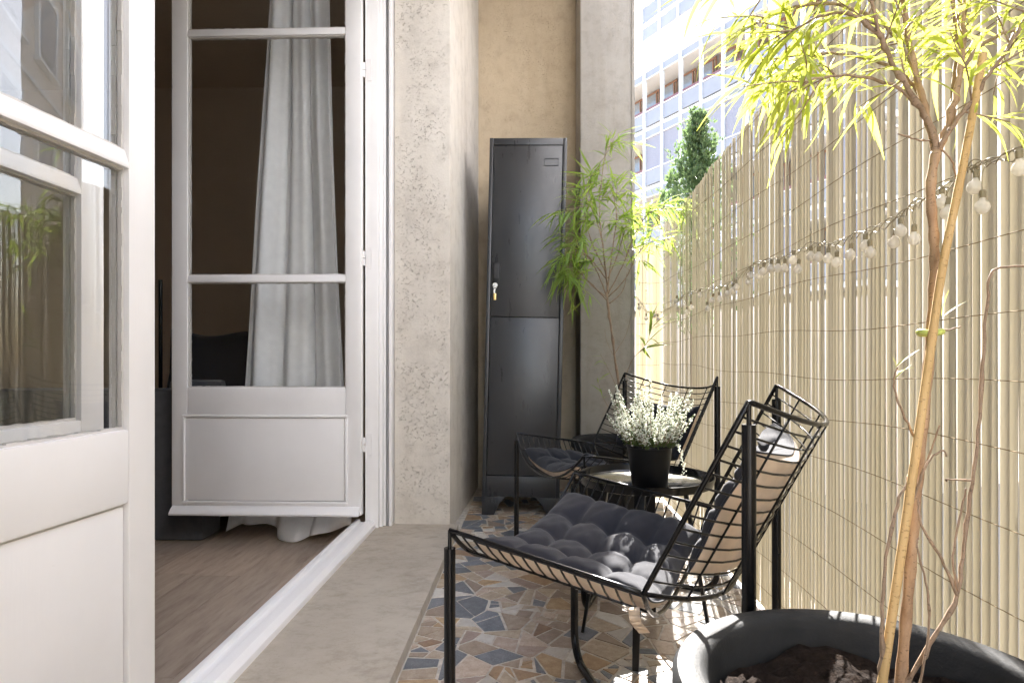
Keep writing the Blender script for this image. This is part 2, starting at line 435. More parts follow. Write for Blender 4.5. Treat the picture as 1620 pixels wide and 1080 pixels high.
# crazy paving: every stone a piece of its own
def clip(poly, p, nrm):
    out = []
    for i in range(len(poly)):
        a, b = poly[i], poly[(i + 1) % len(poly)]
        da = (a[0] - p[0]) * nrm[0] + (a[1] - p[1]) * nrm[1]; db = (b[0] - p[0]) * nrm[0] + (b[1] - p[1]) * nrm[1]
        if da <= 0: out.append(a)
        if (da < 0 < db) or (db < 0 < da):
            t = da / (da - db); out.append((a[0] + (b[0] - a[0]) * t, a[1] + (b[1] - a[1]) * t))
    return out
def area(p): return 0.5 * abs(sum(p[i][0] * p[(i + 1) % len(p)][1] - p[(i + 1) % len(p)][0] * p[i][1] for i in range(len(p))))
def cent(p): return (sum(q[0] for q in p) / len(p), sum(q[1] for q in p) / len(p))
def inset(poly, d):
    if len(poly) < 3: return []
    c = cent(poly); out = poly[:]
    for i in range(len(poly)):
        a, b = poly[i], poly[(i + 1) % len(poly)]
        nx, ny = b[1] - a[1], a[0] - b[0]; l = math.hypot(nx, ny)
        if l < 1e-6: continue
        nx, ny = nx / l, ny / l
        if (c[0] - a[0]) * nx + (c[1] - a[1]) * ny > 0: nx, ny = -nx, -ny
        dd = d * random.uniform(0.6, 1.9)
        out = clip(out, (a[0] - nx * dd, a[1] - ny * dd), (nx, ny))
        if len(out) < 3: return []
    return out
def split(poly, lim, rnd):
    if area(poly) < lim or len(poly) < 3: return [poly]
    c = cent(poly)
    best, ba = None, 0
    for i in range(len(poly)):
        a, b = poly[i], poly[(i + 1) % len(poly)]
        l = math.hypot(b[0] - a[0], b[1] - a[1])
        if l > ba: ba, best = l, math.atan2(b[1] - a[1], b[0] - a[0])
    th = best + rnd.gauss(0, 0.45)
    nrm = (math.cos(th), math.sin(th))
    p = (c[0] + rnd.uniform(-.014, .014), c[1] + rnd.uniform(-.014, .014))
    a = clip(poly, p, nrm); b = clip(poly, p, (-nrm[0], -nrm[1]))
    out = []
    for q in (a, b):
        if len(q) >= 3 and area(q) > 0.0004: out += split(q, lim * rnd.uniform(0.7, 1.3), rnd)
    return out
rnd = random.Random(11)
FX0, FX1, FY0, FY1 = X_EDGE + 0.001, 0.93, -0.6, 3.99
seeds = []
while len(seeds) < 330:
    p = (rnd.uniform(FX0, FX1), rnd.uniform(FY0, FY1))
    if all((p[0] - q[0]) ** 2 + (p[1] - q[1]) ** 2 > 0.075 ** 2 for q in seeds): seeds.append(p)
stones = []
for i, s in enumerate(seeds):
    poly = [(FX0, FY0), (FX1, FY0), (FX1, FY1), (FX0, FY1)]
    for q in seeds:
        if q is s or abs(q[0] - s[0]) > .45 or abs(q[1] - s[1]) > .45: continue
        m_ = ((s[0] + q[0]) / 2, (s[1] + q[1]) / 2); poly = clip(poly, m_, (q[0] - s[0], q[1] - s[1]))
        if len(poly) < 3: break
    if len(poly) < 3: continue
    for pc in split(poly, rnd.choice([0.003, 0.0055, 0.008, 0.0115]), rnd):
        q = inset(pc, 0.0032)
        if len(q) >= 3 and area(q) > 0.0003: stones.append(q)
def screen(q):
    c = cent(q); z = c[1] * CA - c[0] * SA; x = c[0] * CA + c[1] * SA
    if z < 0.3: return None
    return (PX0 + FPX * x / z, PY0 + FPX * CAM_H / z, area(q) * CAM_H / z ** 3)
def size_key(q):
    s_ = screen(q)
    if not s_ or not (560 < s_[0] < 1260 and 780 < s_[1] < 1110): return 0
    return s_[2]
stones.sort(key=size_key, reverse=True)
SM = [('st_tan', .31), ('st_brown', .14), ('st_grey', .27), ('st_cream', .16), ('st_pink', .12)]
def pick(rn):
    t = rn.random(); a = 0
    for k, wgt in SM:
        a += wgt
        if t < a: return k
    return 'st_tan'
rest = MB(); rest_mats = [M[k] for k, _ in SM]
def stone_geo(mb, q, c, z1, mi=0):
    n = len(q)
    t = [(c[0] + (p[0] - c[0]) * 0.985, c[1] + (p[1] - c[1]) * 0.985) for p in q]
    vs = [(p[0], p[1], -0.006) for p in q] + [(p[0], p[1], z1 - 0.0010) for p in q] + [(p[0], p[1], z1) for p in t]
    fs = [tuple(range(2 * n, 3 * n))]
    for i in range(n):
        j = (i + 1) % n
        fs += [(i, j, n + j, n + i), (n + i, n + j, 2 * n + j, 2 * n + i)]
    mb.add(vs, fs, mi)
for i, q in enumerate(stones):
    k = pick(rnd); z1 = rnd.uniform(-0.0006, 0.0008)
    if i < 295 and size_key(q) > 0:
        c = cent(q); mb = MB(); stone_geo(mb, [(p[0] - c[0], p[1] - c[1]) for p in q], (0, 0), z1)
        o = mb.build('paving_stone', M[k], floor); o.location = (c[0], c[1], 0)
    else: stone_geo(rest, q, cent(q), z1, [a for a, _ in SM].index(k))
o = rest.build('paving_stone_mass', rest_mats, floor); tag(o, kind='stuff')

# stone door sill, threshold
sill = MB().box(-0.80, X_EDGE, -1.6, 2.985, -0.05, 0.035).build('door_sill', M['sill'], bevel=0.004, auto=0.5)
tag(sill, 'long worn limestone door sill with stained edge beside the paving', 'door sill')
# walls of the house front
wl = MB().prism([(-0.79, 3.05), (-0.79, 4.95), (-0.345, 4.95), (-0.345, 4.3), (-0.333, 3.999), (-0.381, 2.975), (-0.648, 2.975), (-0.648, 3.05)], 'z', 0.0, ZTOP + 0.2).build('plaster_wall', M['plaster'], bevel=0.008, auto=0.5)
tag(wl, 'pitted pale plaster wall end between white door frame and locker niche', 'wall')
bw = box('niche_wall', (-0.34, 0.56, 4.0, 4.25, -0.1, ZTOP + 0.2), M['plaster_warm'])
tag(bw, 'warm beige rendered wall at the back of the niche behind the locker', 'wall')
pl = MB().box(0.281, 0.587, 3.62, 3.998, -0.05, ZTOP - .002).build('concrete_pillar', M['concrete'], bevel=0.012, auto=0.5)
tag(pl, 'grey concrete pillar behind the slender potted willow', 'pillar')
box('arris_strip', (0.574, 0.5895, 3.613, 3.6195, 0.0, ZTOP - .01), M['concrete'], pl)
hw = MB().box(-0.785, -0.381, -1.6, 0.27, 0.0, ZTOP - .004).box(-0.785, -0.381, 0.27, 2.974, 2.75, ZTOP - .004).build('house_wall', M['plaster'])
tag(hw, 'pale plaster house wall over and beside the door opening', 'wall')

# ------------------------------------------------------------------ the room behind the door
RF = -0.05
rf = box('room_floor', (-5.0, -0.81, -1.6, 4.8, RF - 0.12, RF - 0.006), M['wood']); tag(rf, kind='structure')
rn = random.Random(5)
pw, rz_ = 0.19, 0.0
row = 0; x = -4.2
while x < -0.83:
    x1 = min(x + pw, -0.812); y = -0.8 - rn.uniform(0, .8)
    while y < 4.75:
        y1 = min(y + 1.25, 4.78)
        if y1 > 0.9:
            box('plank', (x + .0008, x1 - .0008, max(y, 0.2) + .0008, y1 - .0008, RF - 0.005, RF), M['wood'], rf)
        y = y1
    x += pw
rw = MB().box(-5.1, -0.792, 4.8, 4.95, -0.3, 2.9).box(-5.2, -5.0, -1.6, 4.8, -0.3, 2.9).box(-5.1, -0.385, -1.8, -1.6, -0.3, 2.9).build('room_wall', M['room_wall']); tag(rw, kind='structure')
rc = box('room_ceiling', (-5.1, -0.786, -1.7, 4.9, 2.9, 3.0), M['room_wall']); tag(rc, kind='structure')

# ------------------------------------------------------------------ door frame, threshold, leaves
fr = empty('door_frame', (-0.74, 2.94, 0.035))
tag(fr, 'white painted door frame jamb with seal grooves beside the plaster wall', 'door frame')
def part_box(name, b, m, par, bevel=0.0):
    L = par.location
    o = MB().box(b[0] - L.x, b[1] - L.x, b[2] - L.y, b[3] - L.y, b[4] - L.z, b[5] - L.z).build(name, m, par, bevel=bevel, auto=0.5 if bevel else None)
    return o
part_box('jamb', (-0.768, -0.706, 2.905, 3.05, 0.03, 2.74), M['white'], fr, 0.004)
part_box('jamb_moulding', (-0.7055, -0.690, 2.922, 3.05, 0.03, 2.74), M['white'], fr, 0.003)
part_box('jamb_lip', (-0.6895, -0.677, 2.935, 3.05, 0.036, 2.74), M['white_clean'], fr, 0.003)
part_box('seal', (-0.6765, -0.6735, 2.945, 3.05, 0.036, 2.74), M['dark_gap'], fr)
part_box('track', (-0.673, -0.669, 2.938, 3.05, 0.036, 2.74), M['alu'], fr)
part_box('seal', (-0.6685, -0.665, 2.945, 3.05, 0.036, 2.74), M['dark_gap'], fr)
part_box('outer_trim', (-0.6645, -0.650, 2.93, 3.05, 0.036, 2.74), M['white_clean'], fr, 0.003)
for z in (0.42, 1.28, 2.15):
    part_box('hinge_leaf', (-0.757, -0.738, 2.9015, 2.9045, z - .05, z + .05), M['white_clean'], fr)
    L = fr.location
    for a, b in ((-.033, -.002), (.002, .033)):
        MB().tube([(-0.7725 - L.x, 2.899 - L.y, z + a - L.z), (-0.7725 - L.x, 2.899 - L.y, z + b - L.z)], 0.0065, 10).build('hinge_knuckle', M['white_clean'], fr, auto=0.5)
prof = [(-0.81, -0.045), (-0.81, 0.073), (-0.806, 0.076), (-0.792, 0.076), (-0.788, 0.064), (-0.768, 0.062), (-0.760, 0.073), (-0.735, 0.068), (-0.720, 0.052), (-0.718, 0.034), (-0.718, -0.045)]
th = MB().prism(prof, 'y', 0.27, 2.903).build('threshold', M['white'], bevel=0.0015, auto=0.6)
tag(th, 'chipped white painted threshold rail between wood floor and stone sill', 'threshold')

LEAF_W = 0.88
def make_leaf(name, label, mirror=False):
    r = empty(name); tag(r, label, 'door')
    T = 0.021
    Wd = LEAF_W; ZB, ZT = 0.0, 2.62
    def b(nm, x0, x1, z0, z1, y0=-T, y1=T, m='white', bev=0.0035, par=r):
        return MB().box(x0, x1, y0, y1, z0, z1).build(nm, M[m], par, bevel=bev, auto=0.5)
    b('stile', 0, 0.072, ZB, ZT); b('stile', Wd - 0.072, Wd, ZB, ZT)
    b('bottom_rail', 0.0722, Wd - 0.0722, ZB, 0.0575)
    b('lock_rail', 0.0722, Wd - 0.0722, 0.45, 0.585)
    b('top_rail', 0.0722, Wd - 0.0722, ZT - 0.09, ZT)
    pn = b('panel', 0.0722, Wd - 0.0722, 0.0575, 0.45, -T + .011, T - .011)
    for s in (-1, 1):
        yy = sorted((s * (T - .0105), s * (T + .006)))
        b('raised_field', 0.066, Wd - 0.076, 0.066, 0.446, yy[0] + .004, yy[1], 'white', 0.008, pn) if s < 0 else b('raised_field', 0.075, Wd - 0.075, 0.060, 0.448, yy[0], yy[1] - .006, 'white', 0.008, pn)
    x0_, x1_, z0_, z1_ = 0.052, Wd - 0.062, 0.052, 0.460
    for q in ((x0_, x1_, z0_, z0_ + .012), (x0_, x1_, z1_ - .012, z1_), (x0_, x0_ + .012, z0_ + .0122, z1_ - .0122), (x1_ - .012, x1_, z0_ + .0122, z1_ - .0122)):
        b('panel_moulding', q[0], q[1], q[2], q[3], -T - .009, -T + .0015, 'white', 0.004, pn)
    dr = MB().prism([(-T - .0005, 0.003), (-T - .034, 0.003), (-T - .036, 0.012), (-T - .020, 0.030), (-T - .0005, 0.042)], 'x', 0.004, Wd - 0.004).build('drip_moulding', M['white'], r, bevel=0.002, auto=0.5)
    zs = [0.585, 1.085, 2.217, ZT - 0.09]
    for z in zs[1:3]:
        MB().prism([(-T, z - .017), (-T, z - .008), (-T + .008, z + .017), (T - .008, z + .017), (T, z + .008), (T, z - .008), (T - .008, z - .017)], 'x', 0.0722, Wd - 0.0722).build('glazing_bar', M['white'], r, bevel=0.0015, auto=0.4)
    for a, c in zip(zs[:-1], zs[1:]):
        g0, g1 = a + (0.017 if a != zs[0] else 0), c - (0.017 if c != zs[-1] else 0)
        pane = MB().box(0.0725, Wd - 0.0725, -0.002, 0.002, g0, g1).build('pane', M['glass'], r)
        pt = MB()
        rr = random.Random(int(a * 100))
        for s in (-1, 1):
            y0, y1 = (-.010, -.0022) if s < 0 else (.0022, .010)
            n = 40
            for e in range(2):
                xs = 0.0725 if e == 0 else Wd - 0.0725
                d = 1 if e == 0 else -1
                for k in range(n):
                    za, zb = g0 + (g1 - g0) * k / n, g0 + (g1 - g0) * (k + 1) / n
                    wd = 0.005 + rr.uniform(-.0012, .0012)
                    pt.box(min(xs, xs + d * wd), max(xs, xs + d * wd), y0, y1, za, zb)
                zz = g0 if e == 0 else g1
                d2 = 1 if e == 0 else -1
                for k in range(n):
                    xa, xb = 0.0725 + (Wd - 0.145) * k / n, 0.0725 + (Wd - 0.145) * (k + 1) / n
                    wd = 0.0045 + rr.uniform(-.0011, .0011)
                    pt.box(xa, xb, y0 + .0003, y1 - .0003, min(zz, zz + d2 * wd), max(zz, zz + d2 * wd))
        pt.build('putty_line', M['putty'], pane)
    return r
# leaf swung into the room: its hinge on the jamb, square to the opening
l1 = make_leaf('door_leaf', 'white glazed door leaf standing open into the room before the curtain')
l1.location = (-0.776 - LEAF_W, 2.887, 0.100)
# leaf next to the viewer, nearly along the wall
l2 = copy_tree(l1); l2['label'] = 'white glazed door leaf in the corner mirroring fence and yellow leaves'
for pn_ in [c for c in l2.children if c.name.startswith('panel')]:
    for c in list(pn_.children):
        if c.name.startswith('panel_moulding') or (c.name.startswith('raised_field') and False): bpy.data.objects.remove(c)
        elif min(v.co.y for v in c.data.vertices) < -.02: c.location.y = 0.0085
fe = Vector((-0.7385, 1.222)); dr_ = Vector((0.083, 1.0)).normalized()
h_ = fe - dr_ * LEAF_W
l2.location = (h_.x - 0.02, h_.y, 0.100); l2.rotation_euler = (0, 0, math.atan2(dr_.y, dr_.x))
l3 = copy_tree(l1); l3['label'] = 'inner white window leaf seen through the nearest reflecting pane'
l3['category'] = 'window'; l3.name = 'inner_window_leaf'
l3.location = (-0.985, 1.40 - LEAF_W, 0.100); l3.rotation_euler = (0, 0, R(90))

# ------------------------------------------------------------------ things in the room
cu = MB(); nu, nv = 120, 60
def curt(a, t):
    z = RF + 0.004 + t * 2.75
    k = min(1, max(0, (z - 0.1) / 2.6))
    xl = -1.37 + 0.18 * k ** 0.9 if z > .3 else -1.37
    wdt = 0.62 - 0.31 * k ** 0.75
    xl = -1.175 + 0.03 * k - wdt * 0.53
    ph = a * math.tau * 3.3 + 0.7 * math.sin(a * 7 + z * .5)
    am = 0.034 - 0.008 * k
    y = 3.10 + am * math.sin(ph) + 0.009 * math.sin(2.3 * ph + 1 + z * .4) + 0.01 * math.sin(z * 3 + a * 6)
    if z < 0.12: y += (0.12 - z) * (-0.35 + 0.5 * math.sin(a * 7)); 
    zz = z + (0.022 * math.sin(a * 8.5) + 0.02) * max(0, 1 - (z - RF) / 0.12) ** 1
    return (xl + a * wdt + 0.012 * math.cos(ph), y, zz)
vs = [curt(i / nu, j / nv) for j in range(nv + 1) for i in range(nu + 1)]
cu.add(vs, [(j * (nu + 1) + i, j * (nu + 1) + i + 1, (j + 1) * (nu + 1) + i + 1, (j + 1) * (nu + 1) + i) for j in range(nv) for i in range(nu)])
ct = cu.build('curtain', M['curtain'], smooth=True)
md = ct.modifiers.new('thickness', 'SOLIDIFY'); md.thickness = 0.0015
tag(ct, 'long white curtain gathered behind the open door leaf', 'curtain')

sofa = empty('sofa', (-2.0, 3.3, RF)); tag(sofa, 'dark grey sofa half hidden behind the open door leaf', 'sofa')
def sb(nm, b, bev, m='sofa'):
    return MB().box(*b).build(nm, M[m], sofa, bevel=bev, auto=0.6)
sb('arm', (-0.60, 0.44, -0.34, -0.16, 0.0, 0.72), 0.02)
sb('seat', (-0.60, 0.42, -0.155, 0.9, 0.06, 0.42), 0.03)
sb('back', (0.16, 0.44, -0.155, 0.9, 0.421, 0.76), 0.03)
cb = MB(); nn = 20
def pillow(mb, w_, h_, d_, n=20, sag=0.0):
    vs = []
    for s in (1, -1):
        for j in range(n + 1):
            for i in range(n + 1):
                a, b_ = i / n * 2 - 1, j / n * 2 - 1
                e = max(0, (1 - a ** 4) * (1 - b_ ** 4)) ** 0.5
                px = a * w_ / 2 * (1 - 0.06 * (1 - abs(b_)) * abs(a)); pz = b_ * h_ / 2 * (1 - 0.06 * (1 - abs(a)) * abs(b_))
                vs.append((px, s * d_ / 2 * e, pz + sag * a * a + 0.012 * math.sin(a * 5)))
    m = (n + 1) ** 2
    fs = []
    for j in range(n):
        for i in range(n):
            q = (j * (n + 1) + i, j * (n + 1) + i + 1, (j + 1) * (n + 1) + i + 1, (j + 1) * (n + 1) + i)
            fs.append(q); fs.append(tuple(m + k for k in reversed(q)))
    mb.add(vs, fs)
pillow(cb, 0.60, 0.46, 0.16)
pil = cb.build('throw_cushion', M['ink'], smooth=True, weld=True)
pil.location = (-1.62, 3.28, 0.735); pil.rotation_euler = (R(-12), 0, R(2))
tag(pil, 'black cushion on the sofa seen through the lower door pane', 'cushion')
lp = empty('floor_lamp', (P(254, 440, 3.72).x, P(254, 440, 3.72).y, RF)); tag(lp, 'thin black floor lamp beside the sofa in the dim room', 'lamp')
zl = P(254, 440, 3.72).z - RF
MB().lathe([(0, 0), (0.13, 0), (0.13, 0.012), (0.02, 0.02), (0, 0.02)], 24).build('base', M['black'], lp, auto=0.5)
MB().tube([(0, 0, 0.015), (0, 0, zl - .01)], 0.011, 10).build('pole', M['black'], lp, auto=0.5)
MB().lathe([(0.0, -.03), (0.022, -.03), (0.024, -.004), (0.05, 0.004), (0.052, 0.03), (0.04, 0.042), (0, 0.046)], 20).build('lamp_head', M['black'], lp, auto=0.5)

# ------------------------------------------------------------------ slatted reed fence
fen = empty('reed_fence', (X_FENCE, 1.6, 0.0)); tag(fen, 'tall cream slatted reed fence along the balcony with string lights', 'fence')
fen2 = empty('reed_fence', (0.67, 3.66, 0.0)); tag(fen2, 'short sunlit reed fence piece at the far end beside the pillar', 'fence')
SW = 0.0196
def slat_mesh(k):
    mb = MB(); rr = random.Random(k)
    wd = SW * (0.986 + 0.012 * rr.random()); dp = 0.0010 + 0.0004 * rr.random(); n = 6
    o, i = [], []
    for t in range(n + 1):
        a = -1 + 2 * t / n
        o.append((a * wd / 2, dp * (1 - a * a)))
    i = [(x, y - 0.00022) for x, y in o]
    ring = o + i[::-1]
    m = len(ring)
    zs = [0, 0.55, 1.1, 1.0 + 0.7]
    vs = []
    for zi, z in enumerate(zs):
        dx = rr.uniform(-.0002, .0002); dy = rr.uniform(-.0004, .0004)
        for (x, y) in ring: vs.append((x + dx, y + dy, z))
    fs = [tuple(range(m))]
    for zi in range(len(zs) - 1):
        for t in range(m): fs.append((zi * m + t, zi * m + (t + 1) % m, (zi + 1) * m + (t + 1) % m, (zi + 1) * m + t))
    fs.append(tuple((len(zs) - 1) * m + t for t in range(m)))
    mb.add(vs, fs); return mb.mesh('slat', M['pvc'], auto=0.9)
slats = [slat_mesh(k) for k in range(9)]
rs = random.Random(3)
def fence_top(y):
    return 1.595 + max(0, (2.9 - y)) * 0.075 + 0.012 * math.sin(y * 5.1)
y = -0.9; k = 0
while y < 3.645:
    o = link('slat', slats[rs.randrange(9)], fen)
    h = fence_top(y) + rs.uniform(-.006, .006)
    k += 1
    o.location = (rs.uniform(-.0002, .0002) + 0.004 * math.sin(y * 2.3), y - 1.6, 0.014)
    o.rotation_euler = (rs.uniform(-.0022, .0022), rs.uniform(-.002, .002), R(-90) + rs.gauss(0, .012))
    o.scale = (1, 1, (h - 0.014) / 1.7)
    y += SW + (rs.uniform(0.0006, 0.0022) if rs.random() < 0.09 else rs.uniform(-.0002, .0004))
x = 0.612
while x < 0.752:
    o = link('slat', slats[rs.randrange(9)], fen2)
    o.location = (x - 0.67, rs.uniform(-.001, .001), 0.014)
    o.rotation_euler = (0, rs.uniform(-.002, .002), R(180) + rs.gauss(0, .06))
    o.scale = (1, 1, (1.46 + rs.uniform(-.008, .008)) / 1.7)
    x += SW + (rs.uniform(.001, .003) if rs.random() < .4 else 0)
for j in range(14):
    z0 = 0.075 + j * 0.1175
    pts = []
    yy = -0.9
    while yy <= 3.66:
        zz = z0 + 0.013 * math.sin(yy * 1.7 + j * 1.3) + 0.005 * math.sin(yy * 7 + j)
        if zz < fence_top(yy) - .02: pts.append((-0.0048 + 0.0010 * math.sin(yy / SW * math.pi), yy - 1.6, zz))
        yy += SW
    if len(pts) > 4: MB().tube(pts, 0.0009, 5).build('tie_wire', M['wire'], fen)
for j in range(11):
    z0 = 0.075 + j * 0.1175
    MB().tube([(-.062 + .13 * t / 8, -0.0085, z0 + .002 * math.sin(t)) for t in range(9)], 0.0010, 5).build('tie_wire', M['wire'], fen2)

# ------------------------------------------------------------------ steel locker
LW, LD, LH = 0.405, 0.44, 1.965
lk = empty('metal_locker', (0.0, 0, 0))
tag(lk, 'tall dark grey steel locker with key in its upper door', 'locker')
c0 = P(823, 816, 3.30)
lk.location = (c0.x, c0.y, 0.003); lk.rotation_euler = (0, R(1.25), R(-2.0))
def lb(nm, b, m='locker', bev=0.002, par=lk): return MB().box(*b).build(nm, M[m], par, bevel=bev, auto=0.5)
fz = 0.092; hw_ = LW / 2
body = MB()
body.box(-hw_, -hw_ + .02, 0, LD, fz, LH).box(hw_ - .02, hw_, 0, LD, fz, LH)
body.build('side_panel', M['locker'], lk, bevel=0.002, auto=0.5)
lb('back_panel', (-hw_ + .0205, hw_ - .0205, LD - .02, LD - .001, fz, LH - .001))
lb('top_rail', (-hw_ + .0205, hw_ - .0205, 0.0005, LD - .021, LH - .036, LH - .0005))
lb('bottom_rail', (-hw_ + .0205, hw_ - .0205, 0.0005, LD - .021, fz + .0005, 0.200))
zsplit = 1.030
du = lb('upper_door', (-hw_ + .0235, hw_ - .0235, 0.002, 0.022, zsplit + .0018, LH - .0395))
dl = lb('lower_door', (-hw_ + .0235, hw_ - .0235, 0.002, 0.022, 0.2035, zsplit - .0018))
MB().box(-hw_ + .0205, hw_ - .0205, .023, .026, .201, LH - .037).build('shadow_gap', M['dark_gap'], lk)  # dark sheet behind the doors, painting shade into the gaps
hx = -hw_ + .046; hz = 1.262
lb('handle_plate', (hx - .016, hx + .024, -.003, .0015, hz - .082, hz + .050), 'black_soft', .0012, du)
lb('handle_recess', (hx - .009, hx + .018, -.0045, -.0032, hz - .030, hz + .044), 'dark_gap', .0005, du)
MB().tube([(hx, -.012, hz - .068), (hx, .0, hz - .068)], 0.013, 16).build('lock', M['steel'], du, auto=0.5)
ky = MB(); ky.tube([(hx + .009 * math.cos(t / 12 * math.tau), -.018, hz - .078 + .009 * math.sin(t / 12 * math.tau)) for t in range(12)], .0013, 6, True)
ky.box(hx - .002, hx + .002, -.0195, -.0165, hz - .118, hz - .084).box(hx - .006, hx + .001, -.0205, -.0175, hz - .128, hz - .09)
ky.build('key', M['steel'], du)
MB().box(hx - .007, hx + .007, -.023, -.012, hz - .146, hz - .112).build('key_fob', M['brass'], du, bevel=.002, auto=.5)
lx, lz = hw_ - .118, LH - .105
ho = MB(); ho.box(lx, lx + .075, -.0012, .0015, lz - .040, lz - .036).box(lx, lx + .075, -.0012, .0015, lz - .004, lz)
ho.box(lx, lx + .004, -.0012, .0015, lz - .036, lz - .004).box(lx + .071, lx + .075, -.0012, .0015, lz - .036, lz - .004)
ho.build('label_holder', M['locker'], du)
for s in (-1, 1):
    for y0 in (0.0, LD - .02):
        z0 = -0.002 if s > 0 else -0.0115
        MB().prism([(s * hw_, fz - .0005), (s * hw_, z0), (s * (hw_ - .062), z0), (s * (hw_ - .092), 0.055), (s * (hw_ - .125), fz - .0005)], 'y', y0, y0 + .02).build('foot', M['locker'], lk, bevel=.0015, auto=.5)
box('floor_plinth_shade', (-hw_ + .03, hw_ - .03, .1, LD - .05, fz - .004, fz - .0006), M['dark_gap'], lk).name = 'underside'  # dark plate below the body, shade put in as colour

# ------------------------------------------------------------------ wire lounge chairs
CW, CL = 0.642, 0.507
ZF, ZR = 0.476, 0.721             # tops of front / rear posts
FC = Vector((0.0, 0, 0.508)); CR = Vector((0.3525, 0, 0.451)); BT = Vector((0.507, 0, 0.754))
SEATN = Vector((CR.z - FC.z, 0, -(CR.x - FC.x))).normalized()      # away from the sitter
BACKN = Vector((BT.z - CR.z, 0, -(BT.x - CR.x))).normalized()
SAG = 0.116
def sag(s): return SAG * (1 - abs(2 * s / CW - 1) ** 2.5)
def seat_pt(r, s, n=0.0):
    p = FC.lerp(CR, r) + SEATN * (sag(s) - n); return Vector((p.x, s, p.z))
def back_pt(r, s, n=0.0):
    p = CR.lerp(BT, r) + BACKN * (sag(s) - n); return Vector((p.x, s, p.z))
SS = [CW * (0.5 - 0.5 * math.cos(math.pi * i / 18)) for i in range(19)]
def make_chair(label):
    r = empty('wire_chair'); tag(r, label, 'chair', 'wire lounge chairs by the reed fence')
    R1, R2 = 0.0044, 0.0019
    def loop(fn, nm):
        pts = [fn(0, s) for s in SS] + [fn(t / 8, CW) for t in range(1, 9)] + [fn(1, s) for s in SS[::-1]][1:] + [fn(1 - t / 8, 0) for t in range(1, 8)]
        MB().tube(pts, R1, 8, True).build(nm, M['black'], r, smooth=True)
    loop(seat_pt, 'seat_rim'); loop(back_pt, 'back_rim')
    for fn, cnt in ((seat_pt, 15), (back_pt, 14)):
        for i in range(1, cnt):
            MB().tube([fn(i / cnt, s) for s in SS], R2, 6).build('cross_wire', M['black'], r, smooth=True)
        for i in range(1, 6):
            s = CW * (0.5 - 0.5 * math.cos(math.pi * (i / 6 * 0.84 + 0.08)))
            MB().tube([fn(t / 6, s, -.003) for t in range(7)], R2, 6).build('length_wire', M['black'], r, smooth=True)
    # two continuous tubes: post, floor bar along the diagonal, post
    for (a, za), (b, zb) in (((Vector((0, 0, 0)), ZF), (Vector((CL, CW, 0)), ZR)), ((Vector((0, CW, 0)), ZF), (Vector((CL, 0, 0)), ZR))):
        d = (b - a).normalized(); rb = 0.07; zf = 0.0108 + (0.0 if a.y == 0 else 0.0)
        pts = [a + Vector((0, 0, za)), a + Vector((0, 0, zf + rb))]
        for k in range(1, 8):
            t = k / 8 * math.pi / 2; pts.append(a + d * rb * (1 - math.cos(t)) + Vector((0, 0, zf + rb * (1 - math.sin(t)))))
        pts += [a + d * rb + Vector((0, 0, zf)), b - d * rb + Vector((0, 0, zf))]
        for k in range(1, 8):
            t = k / 8 * math.pi / 2; pts.append(b - d * rb * (1 - math.sin(t)) + Vector((0, 0, zf + rb * (1 - math.cos(t)))))
        pts += [b + Vector((0, 0, zf + rb)), b + Vector((0, 0, zb))]
        MB().tube(pts, 0.0104, 14).build('leg_tube', M['black'], r, auto=0.8)
    for p, z in ((FC, ZF), (BT, ZR)):
        for s in (0, CW): MB().tube([(p.x, s, z - .004), (p.x, s, p.z)], 0.0036, 8).build('connecting_rod', M['black'], r, auto=.8)
    return r
def place_chair(o, cx, cz, t):
    p = cam_xy(cx, cz); o.location = (p.x, p.y, 0); o.rotation_euler = (0, 0, t + YAW)
U = 0.34
T1 = (-0.330 * U, 3.349 * U, -0.454); T2 = (0.675 * U, 5.924 * U, 0.335)
ch1 = make_chair('black wire lounge chair in front with the tufted charcoal seat cushion')
place_chair(ch1, *T1)
ch2 = copy_tree(ch1); ch2['label'] = 'black wire lounge chair behind the small table, near the pillar'
place_chair(ch2, *T2)

